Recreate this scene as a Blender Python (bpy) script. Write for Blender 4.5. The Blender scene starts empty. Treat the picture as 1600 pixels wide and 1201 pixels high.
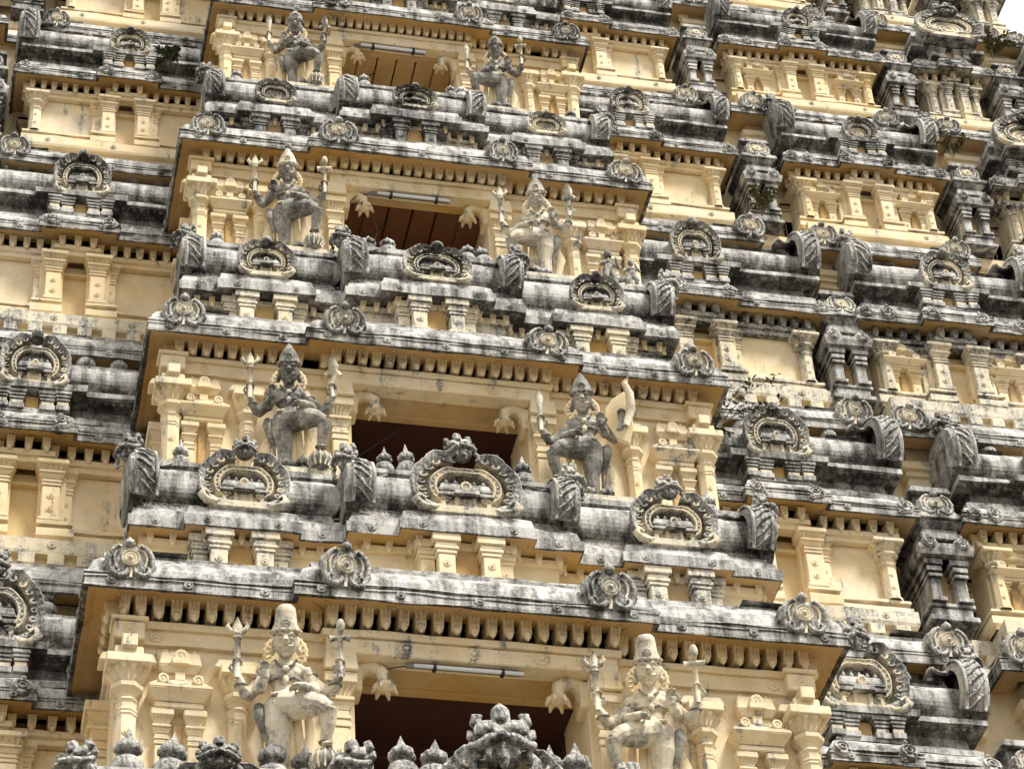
import bpy, math, random
from mathutils import Vector, Matrix, noise

random.seed(7)
PI = math.pi
sc = bpy.context.scene
C = sc.collection

# ------------------------------------------------------------------ camera
TH, PS, RO = 0.7230875, 0.2563343, -0.0736765
Fv = Vector((math.sin(PS)*math.cos(TH), math.cos(PS)*math.cos(TH), math.sin(TH)))
R0 = Vector((math.cos(PS), -math.sin(PS), 0)); U0 = R0.cross(Fv)
Rv = math.cos(RO)*R0+math.sin(RO)*U0; Uv = -math.sin(RO)*R0+math.cos(RO)*U0
cam = bpy.data.objects.new('camera', bpy.data.cameras.new('camera')); C.objects.link(cam)
m3 = Matrix((Rv, Uv, -Fv)).transposed()
cam.matrix_world = Matrix.Translation((-5.24547, -22.10177, -17.07034)) @ m3.to_4x4()
cam.data.sensor_width = 36; cam.data.lens = 4315.718/1600*36
cam.data.clip_start = .5; cam.data.clip_end = 3000
sc.camera = cam
# ------------------------------------------------------------------ sky, sun, exposure
SUN_EL, SUN_AZ = math.radians(56), math.radians(38)      # azimuth from -y (towards the viewer) to +x
w = bpy.data.worlds.new("World"); sc.world = w; w.use_nodes = True
nt = w.node_tree; bg = nt.nodes['Background']
sky = nt.nodes.new('ShaderNodeTexSky'); sky.sky_type = 'NISHITA'; sky.sun_disc = False
sky.sun_elevation = SUN_EL; sky.sun_rotation = math.radians(180)-SUN_AZ
sky.air_density = 1.0; sky.dust_density = 4.0; sky.ozone_density = 1.0
tcw = nt.nodes.new('ShaderNodeTexCoord'); nzw = nt.nodes.new('ShaderNodeTexNoise')
nzw.inputs['Scale'].default_value = 2.2; nzw.inputs['Detail'].default_value = 6
nt.links.new(tcw.outputs['Generated'], nzw.inputs['Vector'])
rw = nt.nodes.new('ShaderNodeMapRange'); rw.inputs['From Min'].default_value = .25; rw.inputs['From Max'].default_value = .55
rw.inputs['To Min'].default_value = .88; rw.inputs['To Max'].default_value = .97
nt.links.new(nzw.outputs['Fac'], rw.inputs['Value'])
mxw = nt.nodes.new('ShaderNodeMix'); mxw.data_type = 'RGBA'
nt.links.new(rw.outputs[0], mxw.inputs[0]); nt.links.new(sky.outputs[0], mxw.inputs[6])
mxw.inputs[7].default_value = (10.2, 10.25, 10.3, 1)
nt.links.new(mxw.outputs[2], bg.inputs['Color']); bg.inputs['Strength'].default_value = 0.058
sun = bpy.data.lights.new('sun', 'SUN'); sun.energy = 2.9; sun.angle = math.radians(14); sun.color = (1, .975, .94)
so = bpy.data.objects.new('sun', sun); C.objects.link(so)
sd = Vector((math.sin(SUN_AZ)*math.cos(SUN_EL), -math.cos(SUN_AZ)*math.cos(SUN_EL), math.sin(SUN_EL)))
so.rotation_euler = sd.to_track_quat('Z', 'Y').to_euler()
sc.view_settings.view_transform = 'Standard'; sc.view_settings.look = 'None'
sc.view_settings.exposure = 0.90; sc.view_settings.gamma = 1
sc.render.engine = 'CYCLES'

# ------------------------------------------------------------------ materials
def stone(name, clean, dirt, up=.9, streak=.5, blotch=1.0, carve=0.0, tint=(.33, .31, .275), deep=(.022, .021, .020), bump=.35, under=0.0, grain=.9, warm=False):
    m = bpy.data.materials.new(name); m.use_nodes = True; t = m.node_tree; N = t.nodes; Lk = t.links
    b = N['Principled BSDF']; b.inputs['Roughness'].default_value = .88
    b.inputs['Specular IOR Level'].default_value = .25
    g = N.new('ShaderNodeNewGeometry')
    def nz(scale, detail, rough, vec=None, dist=0):
        n = N.new('ShaderNodeTexNoise'); n.inputs['Scale'].default_value = scale; n.inputs['Detail'].default_value = detail
        n.inputs['Roughness'].default_value = rough; n.inputs['Distortion'].default_value = dist
        Lk.new(vec or g.outputs['Position'], n.inputs['Vector']); return n.outputs['Fac']
    def math_(op, a, b_, c=None, clamp=False):
        n = N.new('ShaderNodeMath'); n.operation = op; n.use_clamp = clamp
        for i, q in enumerate((a, b_, c)):
            if q is None: continue
            if isinstance(q, (int, float)): n.inputs[i].default_value = q
            else: Lk.new(q, n.inputs[i])
        return n.outputs[0]
    mp = N.new('ShaderNodeMapping'); mp.inputs['Scale'].default_value = (7, 7, .55); Lk.new(g.outputs['Position'], mp.inputs['Vector'])
    big = nz(1.3, 3, .6); mid = nz(6.5, 5, .75, dist=.4); fine = nz(34, 4, .75); stk = nz(1.0, 6, .65, mp.outputs['Vector'])
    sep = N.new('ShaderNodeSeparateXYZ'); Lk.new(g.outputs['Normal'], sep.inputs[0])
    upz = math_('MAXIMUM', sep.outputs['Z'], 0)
    e = math_('MULTIPLY_ADD', upz, up, dirt)  # positive up adds grime on top faces, negative paints sky-lit tops paler
    e = math_('MULTIPLY_ADD', math_('SUBTRACT', big, .5), 1.6*blotch, e)
    e = math_('MULTIPLY_ADD', math_('SUBTRACT', mid, .5), 2.1*blotch, e)
    e = math_('MULTIPLY_ADD', math_('SUBTRACT', stk, .5), 2.0*streak, e)
    e = math_('MULTIPLY_ADD', math_('MAXIMUM', math_('MULTIPLY', sep.outputs['Z'], -1), 0), under, e)  # painted shade: faces turned downward get a darker colour
    e = math_('MULTIPLY_ADD', math_('SUBTRACT', fine, .5), grain, e, clamp=True)
    r = N.new('ShaderNodeValToRGB'); Lk.new(e, r.inputs[0]); el = r.color_ramp.elements
    el[0].position = .30; el[0].color = (*clean, 1)
    el[1].position = .98; el[1].color = (*deep, 1)
    for p, c in ((.42, tuple(.5*a+.5*b2 for a, b2 in zip(clean, tint))), (.52, tint), (.68, tuple(.52*x for x in tint)), (.84, (.068, .066, .062))):
        q = el.new(p); q.color = (*c, 1)
    # pale lime wash spots and small tonal drift of the paint itself
    hs = N.new('ShaderNodeHueSaturation'); Lk.new(r.outputs[0], hs.inputs['Color'])
    v = N.new('ShaderNodeMapRange'); Lk.new(nz(2.3, 6, .7, dist=.3), v.inputs['Value'])
    v.inputs['From Min'].default_value = .3; v.inputs['From Max'].default_value = .7; v.inputs['To Min'].default_value = .86; v.inputs['To Max'].default_value = 1.12
    Lk.new(v.outputs[0], hs.inputs['Value'])
    v2 = N.new('ShaderNodeMapRange'); Lk.new(nz(.9, 3, .6), v2.inputs['Value'])
    v2.inputs['From Min'].default_value = .3; v2.inputs['From Max'].default_value = .7; v2.inputs['To Min'].default_value = 1.15; v2.inputs['To Max'].default_value = .82
    Lk.new(v2.outputs[0], hs.inputs['Saturation'])
    out = hs.outputs[0]
    if warm:     # older ochre limewash showing through in patches
        wm = N.new('ShaderNodeMapRange'); Lk.new(nz(1.9, 5, .62, dist=.8), wm.inputs['Value'])
        wm.inputs['From Min'].default_value = .48; wm.inputs['From Max'].default_value = .70; wm.inputs['To Max'].default_value = .75
        wx = N.new('ShaderNodeMix'); wx.data_type = 'RGBA'; wx.blend_type = 'MULTIPLY'; Lk.new(wm.outputs[0], wx.inputs[0]); Lk.new(out, wx.inputs[6]); wx.inputs[7].default_value = (.94, .85, .66, 1)
        out = wx.outputs[2]
    Lk.new(out, b.inputs['Base Color'])
    bm = N.new('ShaderNodeBump'); bm.inputs['Strength'].default_value = bump; bm.inputs['Distance'].default_value = .02
    h = math_('MULTIPLY_ADD', mid, .6, fine)
    if carve:
        vo = N.new('ShaderNodeTexVoronoi'); vo.inputs['Scale'].default_value = 11; vo.feature = 'SMOOTH_F1'
        wv = N.new('ShaderNodeTexWave'); wv.inputs['Scale'].default_value = 4.5; wv.inputs['Distortion'].default_value = 9; wv.inputs['Detail'].default_value = 2
        wv.inputs['Detail Scale'].default_value = 1.6
        Lk.new(g.outputs['Position'], vo.inputs['Vector']); Lk.new(g.outputs['Position'], wv.inputs['Vector'])
        h = math_('MULTIPLY_ADD', vo.outputs['Distance'], 1.6*carve, h)
        h = math_('MULTIPLY_ADD', wv.outputs['Fac'], 1.3*carve, h)
        bm.inputs['Strength'].default_value = .8; bm.inputs['Distance'].default_value = .03
    Lk.new(h, bm.inputs['Height']); Lk.new(bm.outputs[0], b.inputs['Normal'])
    return m
CRM = (.82, .675, .435)
M = [
 stone('cream_lime_paint', CRM, .10, up=.48, streak=.95, blotch=.44, grain=.7, warm=True),                        # 0 CREAM
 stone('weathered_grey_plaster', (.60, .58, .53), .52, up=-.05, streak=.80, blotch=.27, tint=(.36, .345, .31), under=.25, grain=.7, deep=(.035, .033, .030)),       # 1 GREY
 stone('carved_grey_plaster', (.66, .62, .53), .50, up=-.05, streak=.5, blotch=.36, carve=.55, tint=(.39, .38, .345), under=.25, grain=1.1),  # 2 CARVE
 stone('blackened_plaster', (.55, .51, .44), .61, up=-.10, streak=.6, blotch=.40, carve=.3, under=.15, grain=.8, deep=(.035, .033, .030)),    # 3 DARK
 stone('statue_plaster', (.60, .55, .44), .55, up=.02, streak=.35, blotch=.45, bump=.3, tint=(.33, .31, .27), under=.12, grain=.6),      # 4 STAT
 stone('ochre_lime_paint', (.56, .365, .155), .16, up=.4, streak=.45, blotch=.5, grain=.7, tint=(.30, .22, .13)),              # 5 OCHRE
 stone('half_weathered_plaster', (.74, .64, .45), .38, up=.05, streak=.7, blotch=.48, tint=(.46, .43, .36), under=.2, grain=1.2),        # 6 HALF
]
CREAM, GREY, CARVE, DARK, STAT, OCHRE, HALF = range(7)
def plain(name, col, rough=.6, metal=0):
    m = bpy.data.materials.new(name); m.use_nodes = True; b = m.node_tree.nodes['Principled BSDF']
    b.inputs['Base Color'].default_value = (*col, 1); b.inputs['Roughness'].default_value = rough; b.inputs['Metallic'].default_value = metal
    n = m.node_tree.nodes.new('ShaderNodeTexNoise'); n.inputs['Scale'].default_value = 14; n.inputs['Detail'].default_value = 5
    hs = m.node_tree.nodes.new('ShaderNodeHueSaturation'); hs.inputs['Color'].default_value = (*col, 1)
    mr = m.node_tree.nodes.new('ShaderNodeMapRange'); mr.inputs['To Min'].default_value = .7; mr.inputs['To Max'].default_value = 1.3
    m.node_tree.links.new(n.outputs['Fac'], mr.inputs['Value']); m.node_tree.links.new(mr.outputs[0], hs.inputs['Value'])
    m.node_tree.links.new(hs.outputs[0], b.inputs['Base Color'])
    return m
M += [plain('maroon_ceiling_paint', (.055, .014, .006), .8), plain('tube_glass', (.75, .77, .78), .25), plain('grey_metal', (.22, .22, .22), .45, .6),
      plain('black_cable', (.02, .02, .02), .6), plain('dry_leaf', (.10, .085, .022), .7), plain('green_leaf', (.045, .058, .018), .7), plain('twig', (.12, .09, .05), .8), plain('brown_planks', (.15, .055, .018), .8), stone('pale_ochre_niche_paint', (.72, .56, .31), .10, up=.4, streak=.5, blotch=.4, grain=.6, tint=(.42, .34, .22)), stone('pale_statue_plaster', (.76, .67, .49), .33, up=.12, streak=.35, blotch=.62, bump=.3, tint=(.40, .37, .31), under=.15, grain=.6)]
MAROON, GLASS, METAL, CABLE, LEAFY, LEAFG, TWIG, PLANK, NICHE, PALE = range(7, 17)

# ------------------------------------------------------------------ mesh builder
class MB:
    def __init__(s): s.v = []; s.f = []; s.m = []; s.s = []
    def add(s, vs, fs, mat=0, sm=False, X=None):
        o = len(s.v)
        s.v += [tuple(X @ Vector(p)) for p in vs] if X is not None else [tuple(p) for p in vs]
        for i, f in enumerate(fs):
            s.f.append([o+a for a in f]); s.m.append(mat[i] if isinstance(mat, list) else mat); s.s.append(sm)
    def box(s, x0, x1, y0, y1, z0, z1, mat=0, c=.012, X=None, tx=0, ty=0):
        """chamfered box; tx, ty widen the top"""
        c = min(c, (x1-x0)*.3, (y1-y0)*.3, (z1-z0)*.3)
        vs = []; idx = {}
        for i, (sx, X_) in enumerate(((-1, x0), (1, x1))):
            for j, (sy, Y_) in enumerate(((-1, y0), (1, y1))):
                for k, (sz, Z_) in enumerate(((-1, z0), (1, z1))):
                    ex = X_+(sx*tx if k else 0); ey = Y_+(sy*ty if k else 0)
                    for a in range(3):
                        p = [ex, ey, Z_]
                        for bx, sg in ((0, sx), (1, sy), (2, sz)):
                            if bx != a: p[bx] -= sg*c
                        idx[(i, j, k, a)] = len(vs); vs.append(p)
        fs = []
        for a in range(3):
            for side in (0, 1):
                o = [b for b in range(3) if b != a]
                q = []
                for u, v_ in ((0, 0), (1, 0), (1, 1), (0, 1)):
                    t = [0, 0, 0]; t[a] = side; t[o[0]] = u; t[o[1]] = v_
                    q.append(idx[(t[0], t[1], t[2], a)])
                fs.append(q)
        for a in range(3):
            o = [b for b in range(3) if b != a]
            for u in (0, 1):
                for v_ in (0, 1):
                    t0 = [0, 0, 0]; t0[o[0]] = u; t0[o[1]] = v_; t1 = list(t0); t1[a] = 1
                    fs.append([idx[(*t0, o[0])], idx[(*t0, o[1])], idx[(*t1, o[1])], idx[(*t1, o[0])]])
        for i in (0, 1):
            for j in (0, 1):
                for k in (0, 1): fs.append([idx[(i, j, k, 0)], idx[(i, j, k, 1)], idx[(i, j, k, 2)]])
        s.add(vs, fs, mat, False, X)
    def lathe(s, prof, n=12, c=(0, 0, 0), mat=0, sm=True, X=None, rot=0, a0=0, a1=2*PI):
        full = abs(a1-a0-2*PI) < 1e-6; k = n if full else n+1
        vs = []; fs = []
        for r, z in prof:
            for i in range(k):
                a = a0+(a1-a0)*i/n+rot; vs.append((c[0]+r*math.cos(a), c[1]+r*math.sin(a), c[2]+z))
        for j in range(len(prof)-1):
            for i in range(n):
                i2 = (i+1) % k
                fs.append([j*k+i, j*k+i2, (j+1)*k+i2, (j+1)*k+i])
        if full and prof[-1][0] > 1e-4: fs.append([(len(prof)-1)*k+i for i in range(n)])
        s.add(vs, fs, mat, sm, X)
    def ball(s, c, r, n=10, mat=0, X=None):
        rx, ry, rz = (r, r, r) if isinstance(r, (int, float)) else r
        vs = []; fs = []; h = max(4, n//2+1)
        for j in range(h+1):
            t = PI*j/h
            for i in range(n):
                a = 2*PI*i/n; vs.append((c[0]+rx*math.sin(t)*math.cos(a), c[1]+ry*math.sin(t)*math.sin(a), c[2]+rz*math.cos(t)))
        for j in range(h):
            for i in range(n): fs.append([j*n+i, (j+1)*n+i, (j+1)*n+(i+1) % n, j*n+(i+1) % n])
        s.add(vs, fs, mat, True, X)
    def tube(s, pts, rad, n=6, mat=0, X=None, sq=1.0, sm=True):
        pts = [Vector(p) for p in pts]; L = len(pts)
        if isinstance(rad, (int, float)): rad = [rad]*L
        vs = []; fs = []; up = None
        for i, p in enumerate(pts):
            t = (pts[min(i+1, L-1)]-pts[max(i-1, 0)]).normalized()
            if up is None:
                up = Vector((0, 1, 0)) if abs(t.y) < .9 else Vector((1, 0, 0))
            a = (up-t*up.dot(t)).normalized(); b = t.cross(a); up = a
            for k in range(n):
                q = 2*PI*k/n; vs.append(p+(a*math.cos(q)*sq+b*math.sin(q))*rad[i])
        for i in range(L-1):
            for k in range(n): fs.append([i*n+k, i*n+(k+1) % n, (i+1)*n+(k+1) % n, (i+1)*n+k])
        fs.append(list(range(n))); fs.append([(L-1)*n+k for k in range(n)][::-1])
        s.add(vs, fs, mat, sm, X)
    def extr(s, outl, y0, y1, mat=0, X=None, bev=.0):
        """outline in x,z extruded from y0 (front) to y1, front edge bevelled"""
        n = len(outl); cx = sum(p[0] for p in outl)/n; cz = sum(p[1] for p in outl)/n
        vs = [(cx+(x-cx)*(1-bev), y0, cz+(z-cz)*(1-bev)) for x, z in outl]
        vs += [(x, y0+(.3*(y1-y0) if bev else 0), z) for x, z in outl]+[(x, y1, z) for x, z in outl]
        fs = [[i, (i+1) % n, n+(i+1) % n, n+i] for i in range(n)]+[[n+i, n+(i+1) % n, 2*n+(i+1) % n, 2*n+i] for i in range(n)]
        fs += [list(range(n))[::-1], [2*n+i for i in range(n)]]
        s.add(vs, fs, mat, False, X)
    def sweep(s, path, prof, mats, sub=.22, jit=.006, sm=None, cap=True):
        """profile (d outward, z) swept along a plan path with mitred corners"""
        P = [Vector(p) for p in path]
        nr = []
        for a, b in zip(P, P[1:]):
            d = (b-a).normalized(); nr.append(Vector((d.y, -d.x)))
        cols = []
        for i, p in enumerate(P):
            if i == 0: mv = nr[0]
            elif i == len(P)-1: mv = nr[-1]
            else:
                mv = nr[i-1]+nr[i]; mv = mv/max(.35, (1+nr[i-1].dot(nr[i])))
            cols.append((p, mv))
            if i < len(P)-1 and sub:
                k = int((P[i+1]-p).length/sub)
                for q in range(1, k+1):
                    cols.append((p.lerp(P[i+1], q/(k+1)), nr[i]))
        vs = []; n = len(prof); seed = random.random()*50
        for ci, (p, mv) in enumerate(cols):
            for j, (d, z) in enumerate(prof):
                e = jit*noise.noise(Vector((p.x*2.3+seed, p.y*2.3, j*.7)))*2.2+jit*.6*(random.random()-.5)
                q = p+mv*(d+e*.7); vs.append((q.x, q.y, z+e))
        fs = []; ms = []
        for i in range(len(cols)-1):
            for j in range(n-1):
                fs.append([i*n+j, (i+1)*n+j, (i+1)*n+j+1, i*n+j+1]); ms.append(mats[j] if isinstance(mats, (list, tuple)) else mats)
        if cap:
            fs.append(list(range(n))[::-1]); ms.append(ms[0] if not isinstance(mats, (list, tuple)) else mats[-1])
            fs.append([(len(cols)-1)*n+j for j in range(n)]); ms.append(ms[-1])
        o = len(s.v); s.v += vs
        for i, f in enumerate(fs):
            s.f.append([o+a for a in f]); s.m.append(ms[i]); s.s.append(False)
    def merge(s, o, X=None):
        k = len(s.v); s.v += [tuple(X @ Vector(p)) for p in o.v] if X is not None else o.v
        s.f += [[a+k for a in f] for f in o.f]; s.m += o.m; s.s += o.s
    def mesh(s, name):
        me = bpy.data.meshes.new(name); me.from_pydata(s.v, [], s.f)
        used = sorted(set(s.m)); mp = {u: i for i, u in enumerate(used)}
        for u in used: me.materials.append(M[u])
        me.polygons.foreach_set('material_index', [mp[a] for a in s.m])
        me.polygons.foreach_set('use_smooth', s.s); me.update()
        return me
    def build(s, name, parent=None, **k): return put(s.mesh(name), name, parent, **k)

def put(me, name, parent=None, loc=(0, 0, 0), rot=(0, 0, 0), scale=1, label=None):
    o = bpy.data.objects.new(name, me); C.objects.link(o)
    if parent is not None: o.parent = parent
    o.location = loc; o.rotation_euler = rot; o.scale = (scale,)*3 if isinstance(scale, (int, float)) else scale
    if label: o['label'] = label
    if name in HAND:
        q = HAND[name]; g = random.gauss
        o.rotation_euler = (rot[0]+g(0, .03)*q, rot[1]+g(0, .045)*q, rot[2]+g(0, .04)*q)
        o.scale = tuple(a*(1+max(-2, min(2, g(0, 1)))*.035*q) for a in o.scale)
    return o
HAND = {'scroll_ornament': 1.3, 'small_horseshoe': 2.2, 'bracket': .8, 'finial': 1.3, 'monster_face': 1.5, 'roof_arch': .5, 'roof_end': .5}
def thing(name, label, cat, loc=(0, 0, 0), group=None, scale=1):
    o = put(None, name, None, loc, scale=scale); o['label'] = label; o['category'] = cat
    if group: o['group'] = group
    return o
def T(x=0, y=0, z=0, sx=1, sy=None, sz=None, rz=0, ry=0, rx=0):
    sy = sx if sy is None else sy; sz = sx if sz is None else sz
    return Matrix.Translation((x, y, z)) @ Matrix.Rotation(rz, 4, 'Z') @ Matrix.Rotation(ry, 4, 'Y') @ Matrix.Rotation(rx, 4, 'X') @ Matrix.Diagonal((sx, sy, sz, 1))
def scaled_mesh(me_mb, name, X):
    a = MB(); a.merge(me_mb, X); return a.mesh(name)

def remeshed(mb, voxel, name, mat, smooth=2):
    """fuse overlapping solids into one continuous sculpted surface"""
    me = bpy.data.meshes.new(name); me.from_pydata(mb.v, [], mb.f); me.update()
    o = bpy.data.objects.new(name, me); C.objects.link(o)
    r = o.modifiers.new('r', 'REMESH'); r.mode = 'VOXEL'; r.voxel_size = voxel; r.use_smooth_shade = True
    if smooth:
        q = o.modifiers.new('s', 'SMOOTH'); q.factor = .5; q.iterations = smooth
    dg = bpy.context.evaluated_depsgraph_get(); dg.update()
    me2 = bpy.data.meshes.new_from_object(o.evaluated_get(dg)); me2.name = name
    me2.materials.clear(); me2.materials.append(M[mat])
    bpy.data.objects.remove(o); bpy.data.meshes.remove(me)
    me2.polygons.foreach_set('use_smooth', [True]*len(me2.polygons))
    return me2

# ------------------------------------------------------------------ ornaments (unit sized, facing -y)
def rosette(mb, x, y, z, r, mat, X=None):
    mb.lathe([(r, 0), (r, .16*r), (.8*r, .3*r), (.62*r, .12*r), (.4*r, .12*r), (.34*r, .42*r), (.0, .5*r)], 10, (0, 0, 0), mat, True,
             (X or Matrix.Identity(4)) @ T(x, y, z) @ Matrix.Rotation(PI/2, 4, 'X'))
def arc(cx, cz, r0, r1, a0, a1, n, y=0, y1=None):
    out = []
    for i in range(n+1):
        t = i/n; a = math.radians(a0+(a1-a0)*t); r = r0+(r1-r0)*t
        out.append((cx+r*math.sin(a), y+((y1 if y1 is not None else y)-y)*t, cz+r*math.cos(a)))
    return out
def scroll_mb():
    mb = MB()
    o = []
    for i in range(40):
        a = 2*PI*i/40; q = abs((a+PI) % (2*PI)-PI)
        r = .49+.022*math.cos(11*a)-.10*max(0, 1-q/.5)-.10*max(0, 1-(PI-q)/.35)
        o.append((r*1.10*math.sin(a), .44+r*math.cos(a)*.98))
    mb.extr(o, -.06, .16, CARVE, bev=.10)
    mb.lathe([(.205, 0), (.205, .06), (.185, .09), (.165, .05), (.145, .05), (.12, .09), (.09, .055), (.065, .06), (.045, .10), (0, .12)], 18, (0, 0, 0), HALF, True,
             T(0, -.05, .50) @ Matrix.Rotation(PI/2, 4, 'X'))
    mb.tube([(0, -.07, .30), (0, -.08, .17), (0, -.05, .06)], [.05, .04, .05], 6, HALF)
    for sx in (-1, 1):
        p = [(sx*.07, -.07, .30), (sx*.08, -.09, .18), (sx*.15, -.10, .09), (sx*.26, -.10, .05), (sx*.36, -.10, .11), (sx*.38, -.10, .21), (sx*.32, -.11, .26), (sx*.26, -.11, .21), (sx*.28, -.11, .16)]
        mb.tube(p, [.035, .05, .065, .07, .06, .05, .04, .03, .02], 7, CARVE)
        p = [(sx*.40, -.05, .20), (sx*.46, -.07, .33), (sx*.46, -.08, .50), (sx*.40, -.09, .64), (sx*.31, -.10, .74), (sx*.23, -.11, .79), (sx*.17, -.12, .75)]
        mb.tube(p, [.03, .05, .06, .06, .055, .045, .03], 7, CARVE)
        p = [(sx*.30, -.06, .32), (sx*.34, -.08, .42), (sx*.35, -.08, .54), (sx*.30, -.09, .65), (sx*.2, -.09, .72)]
        mb.tube(p, [.02, .03, .035, .03, .02], 6, HALF)
    mb.ball((0, -.06, .88), (.12, .11, .105), 10, CARVE)
    mb.ball((0, -.06, .98), (.05, .05, .05), 8, CARVE)
    return mb
SCROLL = scroll_mb()
def blob_mb():
    """small eroded horseshoe on the upper cornices"""
    mb = MB()
    o = [(.5*math.sin(a)*(1+.06*math.cos(4*a)), .42+.46*math.cos(a)) for a in [2*PI*i/20 for i in range(20)]]
    mb.extr(o, -.10, .3, GREY, bev=.25)
    mb.tube(arc(0, .42, .30, .30, -140, 140, 14, -.12), .07, 6, CARVE)
    mb.tube(arc(0, .42, .14, .14, -180, 180, 10, -.14), .045, 6, CARVE)
    mb.ball((0, -.08, .9), .12, 8, CARVE)
    return mb
BLOB = blob_mb()

def monster_mb():
    """lion-like guardian face: bulging eyes, horns, flared snout, fangs and jowls; about 1 wide"""
    b = MB()
    b.ball((0, .05, .40), (.31, .24, .40), 14)
    for s in (-1, 1):
        b.ball((s*.17, -.13, .56), (.13, .12, .13), 12)
        b.ball((s*.17, -.235, .54), .06, 8)
        b.tube(arc(s*.17, .56, .15, .15, -120, 120, 8, -.14), .035, 6)
        b.tube([(s*.22, 0, .66), (s*.31, -.03, .76), (s*.30, -.05, .85), (s*.22, -.06, .86)], [.10, .09, .07, .03], 8)
        b.tube([(s*.05, -.28, .34), (s*.16, -.32, .30), (s*.28, -.26, .24), (s*.36, -.15, .28), (s*.38, -.05, .38)], [.07, .10, .085, .07, .05], 8)
        b.ball((s*.13, -.36, .32), .07, 8)
        b.tube([(s*.16, -.25, .2), (s*.18, -.29, .08), (s*.15, -.28, -.02)], [.05, .04, .01], 6)
        b.tube([(s*.30, -.12, .18), (s*.40, -.1, .05), (s*.36, -.1, -.1), (s*.26, -.12, -.12)], [.06, .07, .06, .02], 8)
        b.tube([(s*.28, .02, .45), (s*.38, 0, .54), (s*.40, 0, .66)], [.09, .07, .02], 6)
    b.ball((0, -.34, .36), (.09, .1, .08), 8)
    b.tube([(0, -.2, .5), (0, -.3, .4)], [.05, .07], 6)
    b.tube([(0, -.08, .74), (0, -.1, .92), (0, -.04, 1.08)], [.13, .12, .02], 8)
    b.tube([(0, -.22, .16), (0, -.26, .02), (0, -.2, -.12)], [.1, .08, .04], 8)
    return b
MONSTER = remeshed(monster_mb(), .022, 'monster_face', DARK, 1)
MONSTER.materials[0] = M[CARVE]

def mini_shrine(mb, X, mat=GREY):
    for x in (-.34, -.13, .13, .34): mb.box(x-.035, x+.035, -.05, .08, 0, .2, HALF, X=X, c=.005)
    mb.box(-.38, .38, .0, .1, 0, .2, HALF, X=X); mb.box(-.17, .17, -.03, .1, 0, .2, HALF, X=X)
    mb.box(-.42, .42, -.09, .1, .2, .26, mat, X=X, tx=-.03, c=.006)
    mb.box(-.2, .2, -.14, .1, .195, .27, mat, X=X, tx=-.03, c=.006)
    mb.box(-.38, .38, -.02, .1, .26, .31, DARK, X=X, c=.005); mb.box(-.41, .41, -.06, .1, .31, .34, mat, X=X, c=.005)
    mb.box(-.39, .39, -.05, .1, .34, .46, mat, X=X, tx=-.03, ty=-.02)
    mb.lathe([(.085, 0), (.085, .05), (.06, .06), (.04, .03), (0, .05)], 10, mat=HALF, X=X @ T(0, -.04, .37) @ Matrix.Rotation(PI/2, 4, 'X'))
    for x in (-.28, -.14, 0, .14, .28): mb.lathe([(.025, 0), (.04, .03), (.018, .06), (0, .10)], 6, (x, .0, .455), mat, X=X)
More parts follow.
